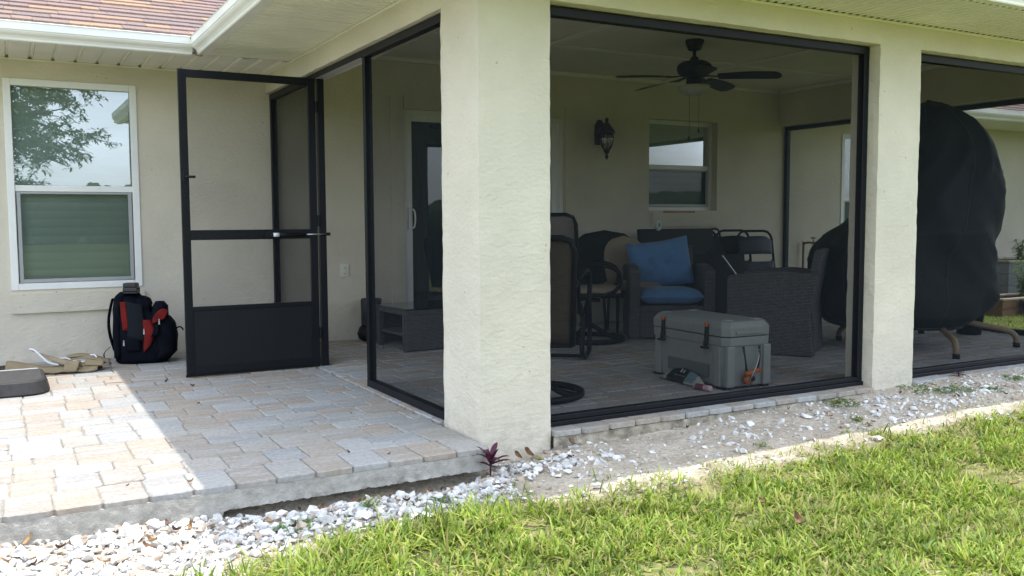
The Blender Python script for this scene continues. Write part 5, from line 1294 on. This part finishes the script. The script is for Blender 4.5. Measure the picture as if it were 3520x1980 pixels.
# --- lawn
def grass_mat():
    m = mat('st_augustine_grass', (.10, .19, .03), .55, .35, trans=.0); N = m.node_tree.nodes; L = m.node_tree.links; b = N['Principled BSDF']
    g = N.new('ShaderNodeNewGeometry'); rp = N.new('ShaderNodeValToRGB'); e = rp.color_ramp.elements
    e[0].color = (.07, .14, .016, 1); e[1].color = (.36, .30, .14, 1)
    for p, c in ((.25, (.16, .245, .028)), (.55, (.27, .365, .048)), (.80, (.37, .44, .075)), (.90, (.43, .39, .14))): e.new(p).color = (*c, 1)
    L.new(g.outputs['Random Per Island'], rp.inputs[0])
    n = N.new('ShaderNodeTexNoise'); n.inputs['Scale'].default_value = 3.5; L.new(g.outputs['Position'], n.inputs['Vector'])
    mr = N.new('ShaderNodeMapRange'); mr.inputs[1].default_value = .3; mr.inputs[2].default_value = .7; mr.inputs[3].default_value = .75; mr.inputs[4].default_value = 1.2; L.new(n.outputs[0], mr.inputs[0])
    hs = N.new('ShaderNodeHueSaturation'); L.new(rp.outputs[0], hs.inputs['Color']); L.new(mr.outputs[0], hs.inputs['Value'])
    L.new(hs.outputs[0], b.inputs['Base Color'])
    tr = N.new('ShaderNodeBsdfTranslucent'); L.new(hs.outputs[0], tr.inputs[0]); ms = N.new('ShaderNodeMixShader'); ms.inputs[0].default_value = .38
    L.new(b.outputs[0], ms.inputs[1]); L.new(tr.outputs[0], ms.inputs[2]); L.new(ms.outputs[0], N['Material Output'].inputs[0]); return m
M_GRASS = grass_mat()
def grass(name, tufts, material):
    """tufts: list of (x,y,z,n,L,w)"""
    V = []; F = []; nb = 0
    for (x, y, z, n, L_, w) in tufts:
        for k in range(n):
            a = rs.uniform(0, 6.283); el = rs.uniform(.12, 1.3); l = L_ * rs.uniform(.55, 1.15); ww = w * rs.uniform(.5, 1.35); dr = rs.uniform(.15, .8)
            bx, by = x + rs.gauss(0, .012), y + rs.gauss(0, .012); ca_, sa = math.cos(a), math.sin(a); ce, se = math.cos(el), math.sin(el); b = len(V)
            tw = rs.uniform(-.5, .5); sx, sy, sz = -sa * math.cos(tw), ca_ * math.cos(tw), math.sin(tw)
            for t, q in ((0, .55), (.35, 1.0), (.7, .75)):
                cx, cy_, cz = bx + ca_ * ce * l * t, by + sa * ce * l * t, z - .006 + max(se * l * t - dr * l * t * t * .7, .004 * t)
                V.append((cx - sx * ww * q / 2, cy_ - sy * ww * q / 2, cz - sz * ww * q / 2)); V.append((cx + sx * ww * q / 2, cy_ + sy * ww * q / 2, cz + sz * ww * q / 2))
            V.append((bx + ca_ * ce * l, by + sa * ce * l, z - .006 + max(se * l - dr * l * .7, .006)))
            F += [(b, b + 1, b + 3, b + 2), (b + 2, b + 3, b + 5, b + 4), (b + 4, b + 5, b + 6)]
    me = bpy.data.meshes.new(name); me.from_pydata(V, [], F); me.materials.append(material); me.polygons.foreach_set('use_smooth', [True] * len(me.polygons))
    return link(name, me)
tf = []
def lawn_p(x, y):
    e = lawn_edge(x) - y
    if e < -.02: return 0
    p = min(1, .16 + e * 3.0); n = vn(x, y, 2.3, 7) + .5 * vn(x, y, 6, 4)
    p *= max(.08, min(1, .78 + n * 1.5)); return p
cnt = 0
while cnt < 66000:
    cnt += 1
    x = rs.uniform(-2.6, 5.6); y = rs.uniform(-2.9, -.5)
    # skip what lies outside the camera's frame (right of / below it)
    dx, dy = x + 1.94, y + 3.79; dep = dx * .488 + dy * .873; lat = dx * .873 - dy * .488
    if dep < 1.3 or abs(lat) > dep * .70 + .25: continue
    if rs.random() > lawn_p(x, y): continue
    edge = lawn_edge(x) - y
    L_ = rs.uniform(.04, .09) * rs.choice((1, 1, 1, 1.5))
    if x < -.1 and edge < .35: L_ *= 1.45
    tf.append((x, y, gz(x, y), rs.randint(4, 8), L_, rs.uniform(.0050, .0095)))
# a few runners reaching out over the sand
for k in range(420):
    x = rs.uniform(-1.5, 4); y = lawn_edge(x) + abs(rs.gauss(0, .10)); tf.append((x, y, gz(x, y), rs.randint(2, 5), rs.uniform(.03, .07), .005))
for (cx, cy_) in ((-1.15, -.72), (-.95, -.68), (-1.35, -.80), (-.72, -.62), (-.35, -.60), (.35, -.70), (.55, -.72), (.15, -.66)):
    for k in range(16): x = cx + rs.gauss(0, .05); y = cy_ + rs.gauss(0, .04); tf.append((x, y, gz(x, y), rs.randint(3, 5), rs.uniform(.08, .13), .0062))
th_ = []
for k in range(5200):
    x = rs.uniform(-1.6, 4.8); y = lawn_edge(x) - rs.random() ** 1.3 * 2.0 + .03
    th_.append((x, y, gz(x, y) + .004, 3, rs.uniform(.02, .06), .0035))
tag(grass('dry_thatch', th_, mat('dry_grass', (.36, .29, .17), .9, .1, rnd=.4)), 'dry straw-coloured thatch lying between the lawn blades', 'thatch', kind='stuff')
tag(grass('lawn_grass', tf, M_GRASS), 'bright green coarse lawn grass in the sun, thinning to sand', 'grass', kind='stuff')
tf = []
for k in range(2600):
    x = rs.uniform(6.35, 11); y = rs.uniform(.2, 3.75); tf.append((x, y, gz(x, y), 5, rs.uniform(.05, .10), .007))
tag(grass('side_lawn_grass', tf, M_GRASS), 'sunlit lawn grass beyond the lanai by the planters', 'grass', kind='stuff')

# ================================================================== SIDE YARD beyond the lanai
M_GREYB = mat('weathered_grey_board', (.24, .25, .26), .9, .15, var=.15, vscale=10, stretch=(1, 1, 4))
def planter(label, loc, w, d, h, rows, m, trim):
    c = thing('planter_box', label, 'planter', loc); hh = h / rows
    for k in range(rows):
        for (a, b, e, f) in ((-w / 2, w / 2, -d / 2, -d / 2 + .025), (-w / 2, w / 2, d / 2 - .025, d / 2), (-w / 2, -w / 2 + .025, -d / 2 + .026, d / 2 - .026), (w / 2 - .025, w / 2, -d / 2 + .026, d / 2 - .026)):
            box('board', (a, b, e, f, k * hh + .002, (k + 1) * hh - .003), m, c, .003)
    for (a, b, e, f) in ((-w / 2 - .02, w / 2 + .02, -d / 2 - .02, -d / 2 + .05), (-w / 2 - .02, w / 2 + .02, d / 2 - .05, d / 2 + .02), (-w / 2 - .02, -w / 2 + .05, -d / 2 + .051, d / 2 - .051), (w / 2 - .05, w / 2 + .02, -d / 2 + .051, d / 2 - .051)):
        box('cap_board', (a, b, e, f, h, h + .022), trim, c, .003)
    box('soil', (-w / 2 + .026, w / 2 - .026, -d / 2 + .026, d / 2 - .026, .0, h - .03), mat('potting_soil', (.05, .035, .025), .95, .1), c)
    return c
M_CAP = mat('weathered_cap', (.42, .36, .27), .85, .2, var=.2, vscale=12, stretch=(.5, 4, 4))
planter('tall grey raised planter with pale wooden rim against the far wall', (9.95, 3.50, -.12), 1.5, .62, .60, 4, M_GREYB, M_CAP)
planter('low brown wooden planter box on the far lawn', (8.75, 2.85, -.12), 1.05, .42, .20, 2, M_WOOD, M_CAP)
pp = thing('plant_pot', 'black nursery pot standing in front of the low wooden planter', 'pot', (8.62, 2.50, -.12))
MB().lathe([(.10, 0), (.13, .17), (.14, .172), (.14, .19), (.125, .19), (.12, .15)], (0, 0, 0), 20).build('pot_body', M_BLKRUB, pp, smooth=True)
M_SHRUB = mat('shrub_leaf', (.13, .20, .05), .55, .35, var=.3, vscale=8, col2=(.20, .27, .08), trans=.35)
def shrub(label, loc, h, n, seed):
    q = random.Random(seed); t = thing('leafy_plant', label, 'plant', loc); st = MB(); lf_ = MB()
    for k in range(n):
        a = q.uniform(0, 6.28); lean = q.uniform(.1, .45); hh = h * q.uniform(.6, 1)
        P_ = [Vector((math.cos(a) * lean * hh * s * s, math.sin(a) * lean * hh * s * s, hh * s)) for s in (0, .25, .5, .75, 1)]
        st.tube(P_, [.006, .005, .004, .003, .002], 5)
        for s in range(26):
            f = .12 + .88 * s / 26; i = min(3, int(f * 4)); p = P_[i].lerp(P_[i + 1], f * 4 - i)
            blade_leaf(lf_, p, q.uniform(0, 6.28), q.uniform(-.2, .8), q.uniform(.05, .10), .022, .3, 3)
    st.build('stem', M_SHRUB, t); tag(lf_.build('foliage', M_SHRUB, t, smooth=True, fix=False), kind='stuff'); return t
shrub('tall leafy green plant in the low wooden planter', (8.95, 2.85, .02), .62, 9, 21)
shrub('leafy green plant spilling from the tall grey planter', (9.75, 3.38, .44), .34, 8, 22)
shrub('bushy green plant at the right frame edge by the planters', (9.35, 2.95, -.02), .72, 8, 23)

# ================================================================== BEHIND THE CAMERA (seen only as reflections in the glass)
M_OAK = mat('oak_leaf', (.07, .10, .03), .5, .4, var=.3, vscale=3, trans=.25)
M_BARK = mat('bark', (.14, .11, .09), .95, .1, var=.3, vscale=12, bump=.8, bscale=30, bdist=.02)
oak = thing('oak_tree', 'leafy tree reflected in the upper pane of the left window', 'tree', (-3.35, -8.0, -.13))
MB().tube(smooth_path([(0, 0, -.1), (.05, .05, 1.2), (.2, .1, 2.6), (.5, .2, 3.8)], 5), [.20] * 5 + [.17] * 5 + [.13] * 6, 12).build('trunk', M_BARK, oak, smooth=True)
q = random.Random(5); limbs = MB(); fol = MB()
tips = []
for k in range(26):
    a = q.uniform(-.9, .9) if k < 15 else q.uniform(0, 6.28); l = q.uniform(1.6, 3.0); z0 = q.uniform(1.9, 3.7); s0 = Vector((.1 + .25 * (z0 - 1.9) / 1.5, .1, z0))
    e = s0 + Vector((math.cos(a) * l, math.sin(a) * l * .8, q.uniform(-.5, 1.4)))
    pts = smooth_path([s0, s0.lerp(e, .5) + Vector((0, 0, .25)), e], 4); limbs.tube(pts, [.05 - .042 * i / (len(pts) - 1) for i in range(len(pts))], 6)
    for _ in range(17):
        t = q.uniform(.35, 1.0); b = s0.lerp(e, t) + Vector((q.gauss(0, .1), q.gauss(0, .1), .12))
        d = Vector((q.gauss(.2, .5), q.gauss(0, .5), q.gauss(-.15, .45))); d = d.normalized() * q.uniform(.3, .7)
        limbs.tube([b, b + d * .5, b + d], [.010, .007, .003], 5)
        for s in range(34):
            p = b + d * (s / 34) ** .7 + Vector((q.gauss(0, .03), q.gauss(0, .03), q.gauss(0, .03)))
            blade_leaf(fol, p, q.uniform(0, 6.28), q.uniform(-.7, .7), q.uniform(.09, .15), .045, .2, 2)
limbs.build('limb', M_BARK, oak, smooth=True); tag(fol.build('crown', M_OAK, oak, fix=False), kind='stuff')
ft = MB(); q = random.Random(9)
for k in range(170):
    x = -70 + k * .85 + q.uniform(-.5, .5); yy = -42 + q.uniform(-3, 3); h = 2.6 + 1.0 * vn(x * .08, 0, 1) + q.uniform(-.4, .5); rr = q.uniform(1.0, 1.9)
    ft.grid(lambda u, v: (x + rr * math.cos(u * 6.283) * math.sin(.15 + v * 2.9) ** .7 * (1 + .25 * vn(u * 9, v * 9, 1, k)), yy + rr * math.sin(u * 6.283) * math.sin(.15 + v * 2.9) ** .7, h * (1 - v) * (1 + .06 * vn(u * 7, k, 1)) - .2), 9, 7, closed_u=True)
tag(ft.build('far_trees', mat('far_foliage', (.06, .085, .035), .9, .1, var=.4, vscale=2), None, fix=False), 'distant line of trees mirrored low in the window glass', 'trees', kind='stuff')
